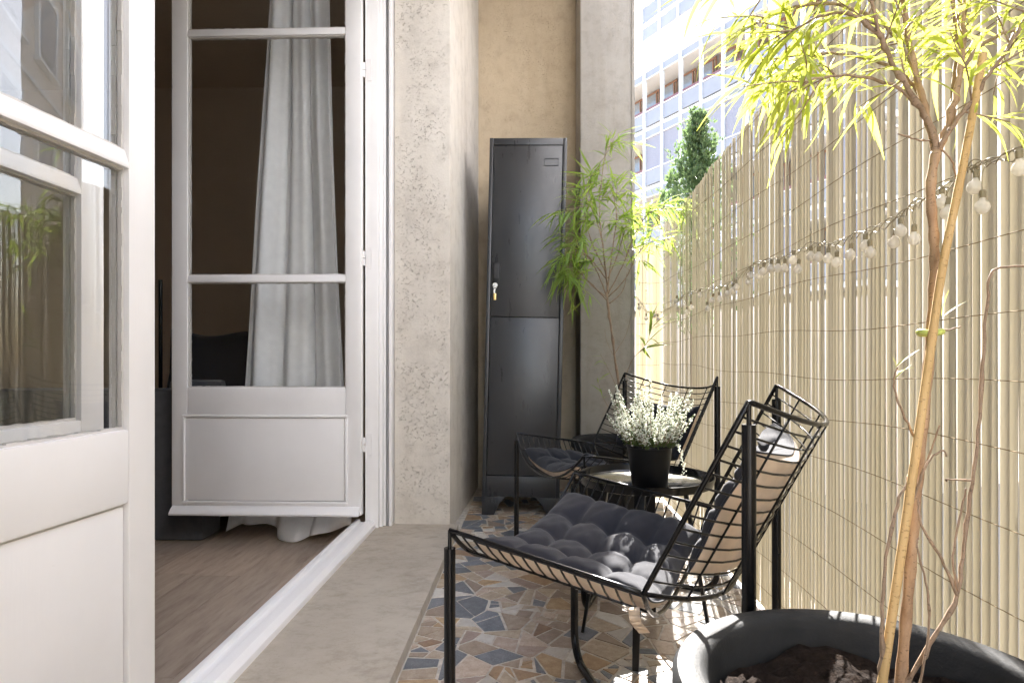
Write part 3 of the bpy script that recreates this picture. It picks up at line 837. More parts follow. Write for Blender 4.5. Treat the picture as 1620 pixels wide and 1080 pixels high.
def cushion(label, top, fn, r0, r1, s0, s1, thick, T, seed, nx=4, ny=4, tuft=0.62, lift=0.004):
    """padded cushion shaped on the wire basket surface fn; children: dark cover, beige underside"""
    rr = random.Random(seed); n = 56
    root = empty('chair_cushion'); tag(root, label, 'cushion', 'chair cushions')
    place_chair(root, *T)
    wob = [rr.uniform(0, 6) for _ in range(6)]
    def surf(a, b, side, q=0.0):
        ea, eb = 1 - abs(2 * a - 1) ** 6, 1 - abs(2 * b - 1) ** 6
        e = max(0.0, ea * eb) ** 0.5
        fx, fy = a * nx, b * ny
        # pillows between the tufting stitches
        dx, dy = abs(fx - round(fx)), abs(fy - round(fy))
        near = 1.0
        ix, iy = round(fx), round(fy)
        seam = min(dx if 0 < ix < nx else 1, dy if 0 < iy < ny else 1)
        line = 1 - 0.34 * math.exp(-(seam / 0.10) ** 1.3)
        if 0 < ix < nx and 0 < iy < ny:
            d = math.hypot(dx, dy); near = 1 - tuft * math.exp(-(d / 0.24) ** 1.5)
        puff = near * line * (0.93 + 0.07 * math.sin(fx * 2.1 + wob[0]) * math.sin(fy * 1.7 + wob[1]))
        r = r0 + (r1 - r0) * a; s = s0 + (s1 - s0) * b
        # soft outline
        r += (r1 - r0) * 0.012 * math.sin(b * 9 + wob[2]); s += (s1 - s0) * 0.010 * math.sin(a * 8 + wob[3])
        seamh = lift + thick * 0.30
        if side > 0: nn_ = seamh + (thick * 0.70) * e * puff + 0.0015 * math.sin(a * 60 + wob[4]) * math.sin(b * 47) * e
        else: nn_ = seamh - (seamh - lift) * min(1, e * 1.6)
        return fn(r, s, nn_)
    for side, nm, m in ((1, 'top_cover', top), (-1, 'underside_cover', 'beige')):
        vs = [surf(i / n, j / n, side) for j in range(n + 1) for i in range(n + 1)]
        fs = [(j * (n + 1) + i, j * (n + 1) + i + 1, (j + 1) * (n + 1) + i + 1, (j + 1) * (n + 1) + i) for j in range(n) for i in range(n)]
        MB().add(vs, fs).build(nm, M[m], root, smooth=True)
    cord = [surf(i / 40, 0, 1) for i in range(40)] + [surf(1, i / 40, 1) for i in range(40)] + [surf(1 - i / 40, 1, 1) for i in range(40)] + [surf(0, 1 - i / 40, 1) for i in range(40)]
    MB().tube(cord, 0.0022, 6, True).build('piping', M[top], root, smooth=True)
    return root
def seat_c(r, s, n): return seat_pt(r, s, n)
def back_c(r, s, n): return back_pt(r, s, n)
k1 = cushion('tufted charcoal seat cushion with beige side on the front chair', 'charcoal', seat_c, 0.03, 0.99, 0.085, CW - 0.085, 0.062, T1, 1, tuft=0.70)
k2 = cushion('charcoal back cushion with beige reverse in the front chair', 'charcoal', back_c, 0.10, 0.78, 0.085, CW - 0.085, 0.060, T1, 2, lift=0.006)
k3 = cushion('dark seat cushion with beige underside on the rear chair', 'ink', seat_c, 0.03, 0.97, 0.10, CW - 0.10, 0.060, T2, 3)
k4 = cushion('black back cushion behind the white heather in the rear chair', 'ink', back_c, 0.10, 0.72, 0.10, CW - 0.10, 0.055, T2, 4)
tie = MB()
tp = [seat_pt(0.93, 0.075, 0.0) + Vector((0, -0.006, -0.009 * i)) + Vector((0.003 * i, -0.012 * math.sin(i * .9), 0)) for i in range(6)]
for i in range(5):
    a, b = tp[i], tp[i + 1]; wv_ = Vector((0.008, 0.005, 0))
    tie.add([a - wv_, a + wv_, b + wv_, b - wv_], [(0, 1, 2, 3)])
to = tie.build('tie_ribbon', M['beige'], k1, smooth=True); md = to.modifiers.new('t', 'SOLIDIFY'); md.thickness = .0015

# ------------------------------------------------------------------ tray table with heather
tb = empty('tray_table'); tag(tb, 'small round black tray table between the two wire chairs', 'table')
tp_ = cam_xy(0.386, 1.83); tb.location = (tp_.x, tp_.y, 0)
TR, TZ = 0.192, 0.468
MB().lathe([(0, TZ - .012), (TR - .012, TZ - .012), (TR - .004, TZ - .009), (TR + .002, TZ + .012), (TR + .0025, TZ + .014), (TR - .0005, TZ + .0145), (TR - .004, TZ + .011), (TR - .010, TZ - .004), (TR - .016, TZ - .008), (0, TZ - .008)], 64).build('tray', M['tray'], tb, auto=0.6)
MB().tube([(0.105 * math.cos(t / 24 * math.tau), 0.105 * math.sin(t / 24 * math.tau), TZ - .019) for t in range(24)], 0.006, 8, True).build('ring', M['black_soft'], tb, smooth=True)
for a in (162, 72, -18, -108):
    c, s = math.cos(R(a)), math.sin(R(a))
    lg = MB(); tx, ty = -s, c
    ptop = Vector((0.110 * c, 0.110 * s, TZ - .013)); pbot = Vector((0.185 * c, 0.185 * s, 0.0))
    vs = []
    for p, w_, d_ in ((ptop, .015, .006), (pbot, .0085, .0045)):
        for su, sv in ((-1, -1), (1, -1), (1, 1), (-1, 1)): vs.append(p + Vector((tx, ty, 0)) * w_ * su + Vector((c, s, 0)) * d_ * sv)
    lg.add(vs, [(0, 1, 2, 3), (7, 6, 5, 4), (0, 4, 5, 1), (1, 5, 6, 2), (2, 6, 7, 3), (3, 7, 4, 0)]).build('leg', M['black_soft'], tb, bevel=.002, auto=.6)
hp = empty('heather_pot'); hq = cam_xy(0.372, 1.71); hp.location = (hq.x, hq.y, TZ - .0078)
tag(hp, 'white flowering heather in a black pot on the tray table', 'potted plant')
MB().lathe([(0, 0), (0.043, 0), (0.045, .003), (0.0605, .118), (0.063, .119), (0.063, .126), (0.058, .126), (0.056, .105), (0, .103)], 40).build('pot', M['plant_pot'], hp, auto=0.6)
hr = random.Random(21)
bl, gr, stm = MB(), MB(), MB()
def blob(mb, p, s, rr):
    q = Matrix.Rotation(rr.uniform(0, 6.28), 3, Vector((rr.gauss(0, 1), rr.gauss(0, 1), rr.gauss(0, 1))).normalized())
    vs = [q @ Vector(v) * s + p for v in ((1, 0, 0), (-.5, .85, 0), (-.5, -.85, 0), (0, 0, 1.3), (0, 0, -.9))]
    mb.add(vs, [(0, 1, 3), (1, 2, 3), (2, 0, 3), (1, 0, 4), (2, 1, 4), (0, 2, 4)])
for i in range(100):
    a = hr.uniform(0, math.tau); q = math.sqrt(hr.random())
    r0 = 0.052 * q
    ln = hr.uniform(0.065, 0.12) if hr.random() < .76 else hr.uniform(0.125, 0.18)
    lean = q * hr.uniform(0.42, 0.85)
    b0 = Vector((r0 * math.cos(a), r0 * math.sin(a), 0.108))
    d = Vector((math.cos(a) * lean, math.sin(a) * lean, 1)).normalized()
    cv = Vector((hr.uniform(-.02, .02), hr.uniform(-.02, .02), 0.01))
    def at(t): return b0 + d * ln * t + cv * t * t
    stm.tube([at(t / 4) for t in range(5)], [0.0011, .001, .0009, .0007, .0004], 4)
    nb_ = int(ln * 900)
    for k in range(nb_):
        t = 0.15 + 0.85 * (k + hr.random()) / nb_
        rad = 0.0078 * (1.02 - t ** 2.2) + 0.0015
        th_ = hr.uniform(0, math.tau)
        p = at(t) + Vector((math.cos(th_) * rad, math.sin(th_) * rad, hr.uniform(-.002, .002)))
        if t < .34 or hr.random() < 0.32: blob(gr, p, hr.uniform(.0016, .0026), hr)
        else: blob(bl, p, hr.uniform(.0018, .0030), hr)
def droop(t): return Vector((0.058 + 0.035 * t ** .6, -0.01 * t, 0.122 + 0.02 * math.sin(t * 3) - 0.085 * t ** 1.5))
for k in range(70):
    t = k / 70; blob(bl, droop(t) + Vector((hr.gauss(0, .003), hr.gauss(0, .003), 0)), .0022, hr)
stm.build('stems', M['twig'], hp); o = gr.build('foliage', M['heather_leaf'], hp); tag(o, kind='stuff')
o = bl.build('blossom', M['heather'], hp); tag(o, kind='stuff')

# ------------------------------------------------------------------ planters and willows
def planter(label, x, y, rr, h, soil_drop, dry=False):
    r = empty('planter', (x, y, 0)); tag(r, label, 'planter', 'round charcoal planters')
    b = rr * 0.72
    MB().lathe([(0, 0), (b - .01, 0), (b, .012), (rr * .93, h - .055), (rr * .95, h - .050), (rr * .99, h - .044), (rr, h - .036), (rr, h - .010), (rr - .006, h - .001), (rr - .014, h), (rr - .030, h - .001), (rr - .037, h - .006), (rr - .040, h - .016), (rr - .046, h - .06), (rr - .075, h - .2)], 72).build('pot', M['pot'], r, auto=0.8)
    s = MB(); n = 26; rs_ = rr - .046 - soil_drop * .15; g = random.Random(int(x * 1000))
    vs = [(0, 0, h - soil_drop)]; fs = []
    for j in range(1, n + 1):
        for k in range(60):
            th_ = k / 60 * math.tau; q = rs_ * j / n
            vs.append((q * math.cos(th_), q * math.sin(th_), h - soil_drop + g.uniform(-.006, .006) + .008 * math.sin(5 * th_) * j / n))
    for k in range(60): fs.append((0, 1 + k, 1 + (k + 1) % 60))
    for j in range(n - 1):
        for k in range(60):
            a0 = 1 + j * 60; l_ = (k + 1) % 60
            fs.append((a0 + k, a0 + 60 + k, a0 + 60 + l_, a0 + l_))
    s.add(vs, fs).build('soil', M['soil'], r, smooth=True); return r
q1 = cam_xy(0.389, 0.670); q2 = cam_xy(0.540, 3.27)
planter('large charcoal planter in the corner with a staked leafy tree', q1.x, q1.y, 0.213, 0.471, 0.040)
planter('charcoal planter at the foot of the concrete pillar', q2.x, q2.y, 0.235, 0.405, 0.05)

def leaf_mesh(k):
    mb = MB(); rr = random.Random(100 + k); n = 7
    cv = rr.uniform(0.10, 0.42); sd = rr.uniform(-.14, .14); wd = rr.uniform(0.030, 0.046)
    vs = []
    for i in range(n + 1):
        t = i / n; w_ = wd * (math.sin(math.pi * min(1, t * 1.02 + .02) ** 0.8)) ** 0.9 if 0 < t < 1 else 0.003
        cx, cy, cz = t * (1 - .12 * cv), sd * t * t, -cv * t * t
        vs += [(cx, cy - w_, cz + w_ * .35), (cx, cy, cz), (cx, cy + w_, cz + w_ * .35)]
    fs = []
    for i in range(n):
        a = i * 3; fs += [(a, a + 1, a + 4, a + 3), (a + 1, a + 2, a + 5, a + 4)]
    return mb.add(vs, fs)
leaf_mb = [leaf_mesh(k) for k in range(8)]
leaf_me = [m.mesh('leaf', M['leaf'], smooth=True) for m in leaf_mb]
def leaf_matrix(p, d, s, rr):
    d = d.normalized(); up = Vector((rr.gauss(0, .35), rr.gauss(0, .35), 1))
    y = up.cross(d)
    if y.length < 1e-3: y = Vector((0, 1, 0))
    y.normalize(); z = d.cross(y)
    m = Matrix((d, y, z)).transposed().to_4x4()
    return Matrix.Translation(p) @ m @ Matrix.Scale(s, 4)
def add_leaf_mesh(mb, k, m):
    src = leaf_mb[k]; mb.add([m @ Vector(v) for v in src.v], src.f)

class Plant:
    def __init__(s, seed): s.r = random.Random(seed); s.leaves = []; s.tw = []
    def branch(s, pts, r0, r1, sub=6):
        c = catmull(pts, sub); n = len(c)
        jt = min(r0 * .3, .0008)
        c = [p if i in (0, n - 1) else p + Vector((s.r.gauss(0, jt), s.r.gauss(0, jt), s.r.gauss(0, jt))) for i, p in enumerate(c)]
        s.tw.append((c, [(r0 + (r1 - r0) * i / (n - 1)) * (s.r.uniform(.85, 1.1) + (.45 if s.r.random() < .12 else 0)) for i in range(n)])); return c
    def spray(s, c, f0, f1, n, ln, size, droop=0.5, outward=None):
        """leafy shoots along curve c"""
        for _ in range(n):
            t = s.r.uniform(f0, f1); i = min(len(c) - 2, int(t * (len(c) - 1)))
            p = c[i].lerp(c[i + 1], t * (len(c) - 1) - i); tg = (c[i + 1] - c[i]).normalized()
            d = (tg * 0.8 + Vector((s.r.gauss(0, .6), s.r.gauss(0, .6), s.r.gauss(0.15, .45)))).normalized()
            if outward is not None: d = (d + outward * .6).normalized()
            L = ln * s.r.uniform(.6, 1.3); q = [p]
            for k in range(4):
                d = (d + Vector((0, 0, -0.16 * droop)) + Vector((s.r.gauss(0, .1), s.r.gauss(0, .1), 0))).normalized(); q.append(q[-1] + d * L / 4)
            s.tw.append((q, [0.0011, .001, .0009, .0007, .0005]))
            s.leafy(q, size, droop, 0.15)
    def leafy(s, q, size, droop=.5, f0=0.1, cnt=None):
        n = cnt or 7
        for k in range(n):
            t = f0 + (1 - f0) * (k + s.r.uniform(.1, .9)) / n; i = min(len(q) - 2, int(t * (len(q) - 1)))
            p = q[i].lerp(q[i + 1], t * (len(q) - 1) - i); tg = (q[i + 1] - q[i]).normalized()
            d = tg * 0.75 + Vector((s.r.gauss(0, .55), s.r.gauss(0, .55), s.r.gauss(0, .4) - .45 * droop))
            s.leaves.append((s.r.randrange(8), leaf_matrix(p, d, size * s.r.uniform(.6, 1.25), s.r)))

# --- staked tree in the corner planter
t1 = empty('willow_tree', (q1.x, q1.y, 0.39)); tag(t1, 'staked willow-leaved tree with backlit yellow leaves in the corner planter', 'tree')
pa = Plant(4)
def PP(*a): return [P(*t) for t in a]
base_pts = PP((1420, 1150, .672), (1429, 1030, .675), (1440, 900, .677), (1450, 778, .68), (1463, 640, .685), (1473, 526, .69), (1478, 430, .69), (1477, 370, .69), (1472, 300, .69), (1481, 238, .69))
tc = catmull(base_pts, 6)
def local(mb, root):
    L = root.location; mb.v = [(v[0] - L.x, v[1] - L.y, v[2] - L.z) for v in mb.v]; return mb
tr_ = MB(); n = len(tc)
tr_.tube(tc, [(0.0056 - 0.0008 * i / n) * (1 + 0.12 * math.sin(i * 1.7)) for i in range(n)], 12)
local(tr_, t1).build('trunk', M['bark'], t1, smooth=True)
mains = [
    (PP((1480, 240, .69), (1462, 170, .69), (1445, 100, .70), (1430, 20, .71), (1420, -90, .72)), .0044, .002),
    (PP((1482, 240, .69), (1466, 190, .68), (1430, 130, .66), (1395, 60, .65), (1370, -40, .64)), .0036, .0016),
    (PP((1484, 238, .69), (1505, 180, .69), (1520, 110, .70), (1525, 40, .71), (1535, -80, .72)), .0045, .002),
    (PP((1484, 236, .69), (1500, 190, .70), (1515, 90, .72), (1508, 20, .73), (1500, -90, .74)), .003, .0014),
    (PP((1483, 240, .69), (1502, 205, .68), (1545, 150, .67), (1590, 80, .66), (1640, 0, .65)), .003, .0014),
    (PP((1462, 172, .69), (1440, 128, .71), (1380, 95, .73), (1300, 85, .75), (1215, 95, .77)), .0028, .0010),
    (PP((1466, 185, .69), (1420, 140, .69), (1350, 120, .69), (1290, 125, .69), (1245, 150, .69)), .0024, .0009),
    (PP((1445, 110, .70), (1400, 40, .72), (1330, 10, .74), (1260, 10, .76), (1190, 40, .78)), .0028, .0010),
    (PP((1395, 60, .65), (1340, 20, .66), (1290, 30, .68), (1240, 60, .70)), .002, .0009),
    (PP((1520, 110, .70), (1570, 60, .71), (1620, 50, .72), (1680, 80, .73)), .0026, .001),
    (PP((1425, 0, .71), (1370, -50, .72), (1290, -60, .73), (1200, -20, .75)), .0026, .001),
    (PP((1430, -60, .72), (1440, -160, .73), (1420, -260, .74)), .0024, .001),
    (PP((1535, -60, .72), (1580, -140, .72), (1640, -200, .72)), .0024, .001),
    (PP((1500, -60, .74), (1490, -180, .76), (1510, -280, .78)), .0024, .001),
]
curves = [pa.branch(p, a, b) for p, a, b in mains]
cnts = [6, 6, 7, 5, 8, 6, 5, 6, 5, 9, 7, 6, 6, 6]
for c, k in zip(curves, cnts): pa.spray(c, .34, 1.0, k, 0.066, 0.064, .35)
for c in curves[5:9]: pa.leafy(c, .070, .7, .45, 7)
extra = [  # bare side shoots
    (PP((1425, 1100, .672), (1470, 1020, .66), (1515, 940, .66), (1525, 850, .665), (1545, 720, .67), (1553, 600, .672), (1560, 480, .675), (1572, 428, .675), (1640, 422, .68)), .0024, .0013),
    (PP((1515, 942, .66), (1490, 885, .655), (1458, 830, .655), (1452, 790, .66)), .0016, .0010),
    (PP((1516, 935, .66), (1508, 880, .66), (1522, 800, .662), (1528, 772, .662)), .0014, .0009),
    (PP((1395, 1100, .66), (1396, 1000, .655), (1402, 880, .655), (1420, 800, .66), (1438, 750, .665)), .0022, .0014),
    (PP((1442, 800, .66), (1462, 740, .65), (1490, 712, .645), (1497, 722, .645)), .0012, .0008),
    (PP((1444, 780, .67), (1470, 720, .665), (1487, 672, .66)), .0012, .0008),
    (PP((1446, 690, .675), (1425, 645, .665), (1414, 610, .66), (1420, 580, .655)), .0013, .0009),
    (PP((1466, 528, .685), (1500, 522, .675), (1520, 516, .67)), .0011, .0007),
    (PP((1540, 760, .67), (1500, 758, .66), (1498, 760, .66)), .0011, .0008),
    (PP((1452, 1090, .66), (1470, 1000, .65), (1466, 930, .648), (1452, 870, .648), (1452, 850, .648)), .0014, .0009),
    (PP((1479, 222, .69), (1455, 222, .685), (1420, 212, .68)), .0012, .0007),
    (PP((1486, 232, .69), (1505, 255, .685), (1512, 285, .68), (1508, 300, .68)), .0011, .0007),
]
for p, a, b in extra: pa.branch(p, a, b)
rr = random.Random(9)
def lf(px, py, Z, ax, ay, size, az=0.0):
    p = P(px, py, Z); q = P(ax, ay, Z + az); pa.leaves.append((rr.randrange(8), leaf_matrix(p, q - p, (q - p).length, rr)))
for a in [(1415, 583, .655, 1452, 545), (1418, 578, .655, 1412, 560), (1418, 590, .655, 1448, 575), (1415, 600, .655, 1440, 572), (1492, 500, .685, 1530, 468), (1490, 500, .685, 1494, 458), (1470, 525, .685, 1478, 500),
          (1540, 180, .69, 1590, 205), (1510, 200, .69, 1525, 238), (1250, 150, .7, 1268, 242), (1235, 150, .7, 1226, 215), (1300, 150, .7, 1312, 225), (1375, 165, .7, 1398, 222), (1335, 170, .7, 1320, 225), (1355, 160, .7, 1345, 218), (1305, 160, .7, 1308, 240), (1228, 60, .75, 1195, 130), (1205, 45, .77, 1170, 40), (1590, 100, .7, 1600, 142), (1560, 100, .7, 1620, 130)]:
    lf(a[0], a[1], a[2], a[3], a[4], 0)
for c, rad in pa.tw:
    if len(c) > 5: local(MB().tube(c, rad, 8), t1).build('branch', M['twig'] if rad[0] < .004 else M['bark'], t1, smooth=True)
tw = MB()
for c, rad in pa.tw:
    if len(c) <= 5: tw.tube(c, rad, 5)
o = local(tw, t1).build('twigs', M['twig'], t1, smooth=True); tag(o, kind='stuff')
def seen(m):
    p = m.translation; z = -p.x * SA + p.y * CA; x = p.x * CA + p.y * SA
    px, py = PX0 + FPX * x / z, PY0 - FPX * (p.z - CAM_H) / z
    return 1150 < px < 1660 and -40 < py < 700
vis = [l for l in pa.leaves if seen(l[1])]; hid = [l for l in pa.leaves if not seen(l[1])]
hid += vis[295:]; vis = vis[:295] if len(vis) > 295 else vis
off = Matrix.Translation(-t1.location)
for k, m in vis:
    o = link('leaf', leaf_me[k], t1); o.matrix_local = off @ m
fo = MB()
for k, m in hid: add_leaf_mesh(fo, k, off @ m)
o = fo.build('foliage', M['leaf'], t1, smooth=True); tag(o, kind='stuff')
# stake and clip
stk = MB(); sp_ = catmull(PP((1385, 1150, .655), (1403, 1030, .657), (1440, 778, .66), (1467, 590, .664), (1490, 430, .668), (1524, 260, .67), (1556, 85, .672)), 8)
stk.tube(sp_, [(0.0047 - 0.0010 * i / len(sp_)) * (1.10 if i % 11 == 5 else 1.0) for i in range(len(sp_))], 12)
st_ = stk.build('bamboo_stake', M['bamboo'], smooth=True); tag(st_, 'leaning bamboo cane tied to the corner tree trunk', 'plant stake')
cp = MB(); cc_ = P(1472, 526, .677)
cp.tube([cc_ + Vector((.0105 * math.cos(t / 16 * math.tau), .010 * math.sin(t / 16 * math.tau), .001 * math.sin(t))) for t in range(16)], .0034, 8, True)
o = cp.build('plant_clip', M['clip'], smooth=True); tag(o, 'small yellow green clip tying trunk to bamboo cane', 'clip')

# --- slender willow by the pillar
t2 = empty('willow_tree', (q2.x, q2.y, 0.355)); tag(t2, 'slender willow with drooping green leaves beside the grey locker', 'tree')
pb = Plant(8); ZT_ = 3.2
def Q(*a): return [P(x_, y_, ZT_ + (z_ if True else 0)) for x_, y_, z_ in a]
tk = pb.branch(Q((990, 700, .06), (983, 640, .04), (972, 560, .02), (964, 500, 0), (960, 462, 0)), .0068, .0048)
m2 = [Q((960, 470, 0), (945, 430, -.02), (925, 400, -.06), (908, 380, -.1)), Q((961, 465, 0), (955, 400, 0), (948, 330, 0), (955, 260, 0), (962, 228, 0)),
      Q((961, 462, 0), (968, 400, .02), (975, 340, .02), (965, 290, 0)), Q((962, 465, 0), (985, 420, .0), (1005, 370, -.02), (1030, 335, -.04), (1062, 330, -.06)),
      Q((961, 470, 0), (940, 455, -.05), (915, 430, -.1), (902, 440, -.12)), Q((962, 470, 0), (990, 440, -.05), (1010, 400, -.1), (1040, 375, -.12)),
      Q((958, 430, 0), (935, 380, .05), (925, 330, .05), (935, 290, .05)), Q((962, 440, 0), (978, 400, .08), (990, 360, .08), (1000, 330, .08)),
      Q((964, 480, 0), (985, 460, .0), (992, 430, 0)), Q((960, 475, 0), (935, 448, .02), (922, 440, .02)), Q((958, 440, 0), (930, 405, -.08), (905, 400, -.12), (895, 425, -.14)), Q((961, 450, 0), (950, 370, -.05), (930, 320, -.08), (915, 330, -.1))]
for p in m2:
    c = pb.branch(p, .0034, .0011)
    if len(p) > 3: pb.spray(c, .35, 1.0, 11, .12, .125, .8)
c = pb.branch(Q((985, 610, 0), (1000, 570, -.03), (1022, 545, -.05), (1030, 520, -.06)), .002, .001); pb.leafy(c, .15, .2, .45, 13)
c = pb.branch(Q((984, 640, 0), (970, 600, 0), (950, 560, 0)), .0016, .0008); pb.leafy(c, .09, .6, .6, 4)
c = pb.branch(Q((986, 660, 0), (960, 640, -.03), (945, 600, -.05)), .0014, .0007); pb.leafy(c, .09, .8, .6, 5)
pb.branch(Q((975, 570, 0), (960, 540, 0), (957, 520, 0)), .0012, .0007); pb.branch(Q((972, 560, 0), (990, 530, 0), (998, 500, 0)), .0014, .0008)
local(MB().tube(pb.tw[0][0], pb.tw[0][1], 10), t2).build('trunk', M['twig'], t2, smooth=True)
tw = MB()
for c, rad in pb.tw[1:]:
    if len(c) > 5: local(MB().tube(c, rad, 6), t2).build('branch', M['twig'], t2, smooth=True)
    else: tw.tube(c, rad, 4)
o = local(tw, t2).build('twigs', M['twig'], t2); tag(o, kind='stuff')
fo = MB(); off = Matrix.Translation(-t2.location)
for k, m in pb.leaves: add_leaf_mesh(fo, k, off @ m)
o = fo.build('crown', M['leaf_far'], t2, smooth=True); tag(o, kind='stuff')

# ------------------------------------------------------------------ string lights on the fence
XS = X_FENCE - 0.024
def Zm(x_, y_): return (1000 + x_ / 2.613, 230 + y_ / 2.613)
sl_ = empty('string_lights', (XS, 2.0, 1.0)); tag(sl_, 'string of frosted globe lights draped along the reed fence', 'string lights')
cab = [(130, 690), (180, 655), (230, 612), (310, 600), (380, 580), (440, 550), (510, 495), (600, 470), (690, 440), (770, 412), (850, 405), (930, 372), (1000, 355), (1090, 300), (1160, 262), (1230, 225), (1300, 180), (1390, 112), (1440, 85), (1540, 50), (1640, 12), (1720, 5)]
cc = catmull([on_x(*Zm(*p), XS) for p in cab], 10)
left = [P(1006, 470, 3.58), P(1014, 478, 3.58), P(1024, 492, 3.58), P(1036, 497, 3.57), on_x(*Zm(130, 690), XS)]
cc = catmull(left, 8)[:-1] + cc
for k in range(3):
    pts = []
    for i, p in enumerate(cc):
        a = i * 0.55 + k * 2.1
        pts.append(p + Vector((-.003 + .004 * math.sin(a), .003 * math.cos(a * .7), .006 * math.cos(a) + (.008 * math.sin(i * .21 + k) if k == 2 else 0))))
    local(MB().tube(pts, .0011, 5), sl_).build('cable', M['cable'], sl_, smooth=True)
bulbs = [(182, 643), (225, 690), (245, 670), (280, 620), (312, 675), (330, 640), (362, 635), (395, 615), (415, 602), (432, 587), (482, 563), (488, 538), (525, 542), (540, 522), (571, 511), (603, 509), (631, 509), (665, 475), (685, 513), (738, 460), (770, 463), (810, 469), (846, 486), (901, 453), (964, 418), (985, 445), (1081, 403), (1110, 355), (1166, 388), (1283, 235), (1303, 280), (1415, 173), (1447, 254), (1605, 95)]
bme = MB().lathe([(0, -.0115), (.004, -.0108), (.0078, -.0085), (.0105, -.0045), (.0115, 0), (.0105, .0045), (.0078, .0085), (.0045, .0112), (.0040, .016), (0, .016)], 18).mesh('bulb', M['bulb'], smooth=True)
cme = MB().lathe([(0, .0145), (.0048, .0145), (.0052, .026), (.003, .029), (0, .029)], 10).mesh('cap', M['cable'], auto=.6)
br = random.Random(2)
def bulb(p):
    o = link('bulb', bme, sl_); o.location = p - sl_.location; o.rotation_euler = (br.uniform(-.25, .25), br.uniform(-.2, .2), 0)
    c = link('cap', cme, o)
    q = min(cc, key=lambda v: (v - p).length); top = p + Vector((0, 0, .028))
    md_ = top.lerp(q, .5) + Vector((-.004, br.uniform(-.006, .006), .004))
    local(MB().tube(catmull([top, md_, q], 4), .0009, 4), sl_).build('lead', M['cable'], sl_)
for b_ in bulbs: bulb(on_x(*Zm(*b_), XS - .006))
for b_ in [(58, 715), (92, 705), (108, 718), (30, 672)]: bulb(P(*Zm(*b_), 3.57))

# ------------------------------------------------------------------ litter on the floor
for i, (px_, py_, lab_) in enumerate([(1062, 826, 'dry brown leaf on the floor at the foot of the reed fence'), (1042, 838, 'dry brown leaf on the floor beneath the tray table')]):
    g = random.Random(i); Zf = CAM_H / ((py_ - PY0) / FPX); p = P(px_, py_, Zf)
    mb = MB(); n = 6; vs = []
    for k in range(n + 1):
        t = k / n; w_ = .009 * math.sin(math.pi * t) + .0004
        vs += [((t - .5) * .05, -w_, .004 + .010 * t * t), ((t - .5) * .05, 0, .002 + .008 * t * t), ((t - .5) * .05, w_, .005 + .010 * t * t)]
    fs = []
    for k in range(n): a = k * 3; fs += [(a, a + 1, a + 4, a + 3), (a + 1, a + 2, a + 5, a + 4)]
    o = mb.add(vs, fs).build('fallen_leaf', M['dry_leaf'], smooth=True); o.location = (p.x, p.y, 0.001); o.rotation_euler = (0, 0, g.uniform(0, 6))
    tag(o, lab_, 'leaf', 'fallen leaves')

# ------------------------------------------------------------------ the apartment house across the way
BD = cam_xy(10.09, 24.3)
A = empty('apartment_building', (BD.x, BD.y, -4.0), R(-63.0) + YAW)
tag(A, 'white and grey apartment building with glazed loggias beyond the fence', 'building')
BAY, ST = 1.29, 2.9
Z0 = 14.87 + 4.0                        # top of the upper grey band, above the ground
nL, nR = 10, 3
def ab(nm, b, m, par=A): return MB().box(*b).build(nm, M[m], par)
ab('wall', (-nL * BAY, nR * BAY, 1.5, 9, 0.0, Z0 + .25), 'broom')
ab('plinth', (-nL * BAY, nR * BAY, 0.02, 1.49, 0.0, Z0 - 4 * ST - .36), 'bbeige')
mull = MB().box(-.06, .06, -.10, .06, 0, Z0 - (Z0 - 4 * ST) + .2).mesh('mullion', M['bwhite'])
for k in range(-nL, nR + 1):
    o = link('mullion', mull, A); o.location = (k * BAY, 0, Z0 - 4 * ST)
    if k == 0: o.scale = (2.6, 1.3, 1)
pan_t = MB().box(.062, BAY - .062, -.02, .03, -.33, 0).mesh('band_panel', M['bgrey'])
pan_b = MB().box(.062, BAY - .062, -.02, .03, -2.66, -1.96).mesh('parapet_panel', M['bgrey'])
rail_m = MB().box(.062, BAY - .062, -.05, .04, -1.955, -1.915).mesh('rail', M['bwhite'])
ledge = MB().box(.062, BAY - .062, 0.02, .2, -1.91, -1.76).mesh('ledge', M['bmaroon'])
strip = MB().box(.062, BAY - .062, -.06, .05, -.372, -.335).mesh('rail', M['bwhite'])
shut = MB()
for i in range(26): shut.prism([(0.0, -.38 - i * .058), (0.03, -.392 - i * .058), (0.03, -.436 - i * .058), (0.0, -.43 - i * .058)], 'x', .065, BAY - .065)
shut.box(.065, BAY - .065, .031, .04, -1.91, -.375)
shut = shut.mesh('shutter', M['bblind'])
wfr = MB().box(.1, BAY - .1, .95, 1.0, -.62, -.52).box(.1, .16, .95, 1.0, -1.9, -.62).box(BAY - .35, BAY - .28, .95, 1.0, -1.9, -.62).box(BAY - .16, BAY - .1, .95, 1.0, -1.9, -.62).mesh('window_frame', M['bbrown'])
wpn = MB().box(.16, BAY - .35, .97, .98, -1.9, -.62).mesh('pane', M['bglass'])
crt = MB().box(.18, BAY - .55, 1.03, 1.05, -1.9, -.66).mesh('window_curtain', M['blackout'])
sofm = MB().box(.0, BAY, .06, 1.5, -.36, -.30).mesh('loggia_ceiling', M['bwhite'])
flm = MB().box(.0, BAY, .04, 1.5, -2.9, -2.7).mesh('loggia_floor', M['bwhite'])
gr_ = random.Random(14)
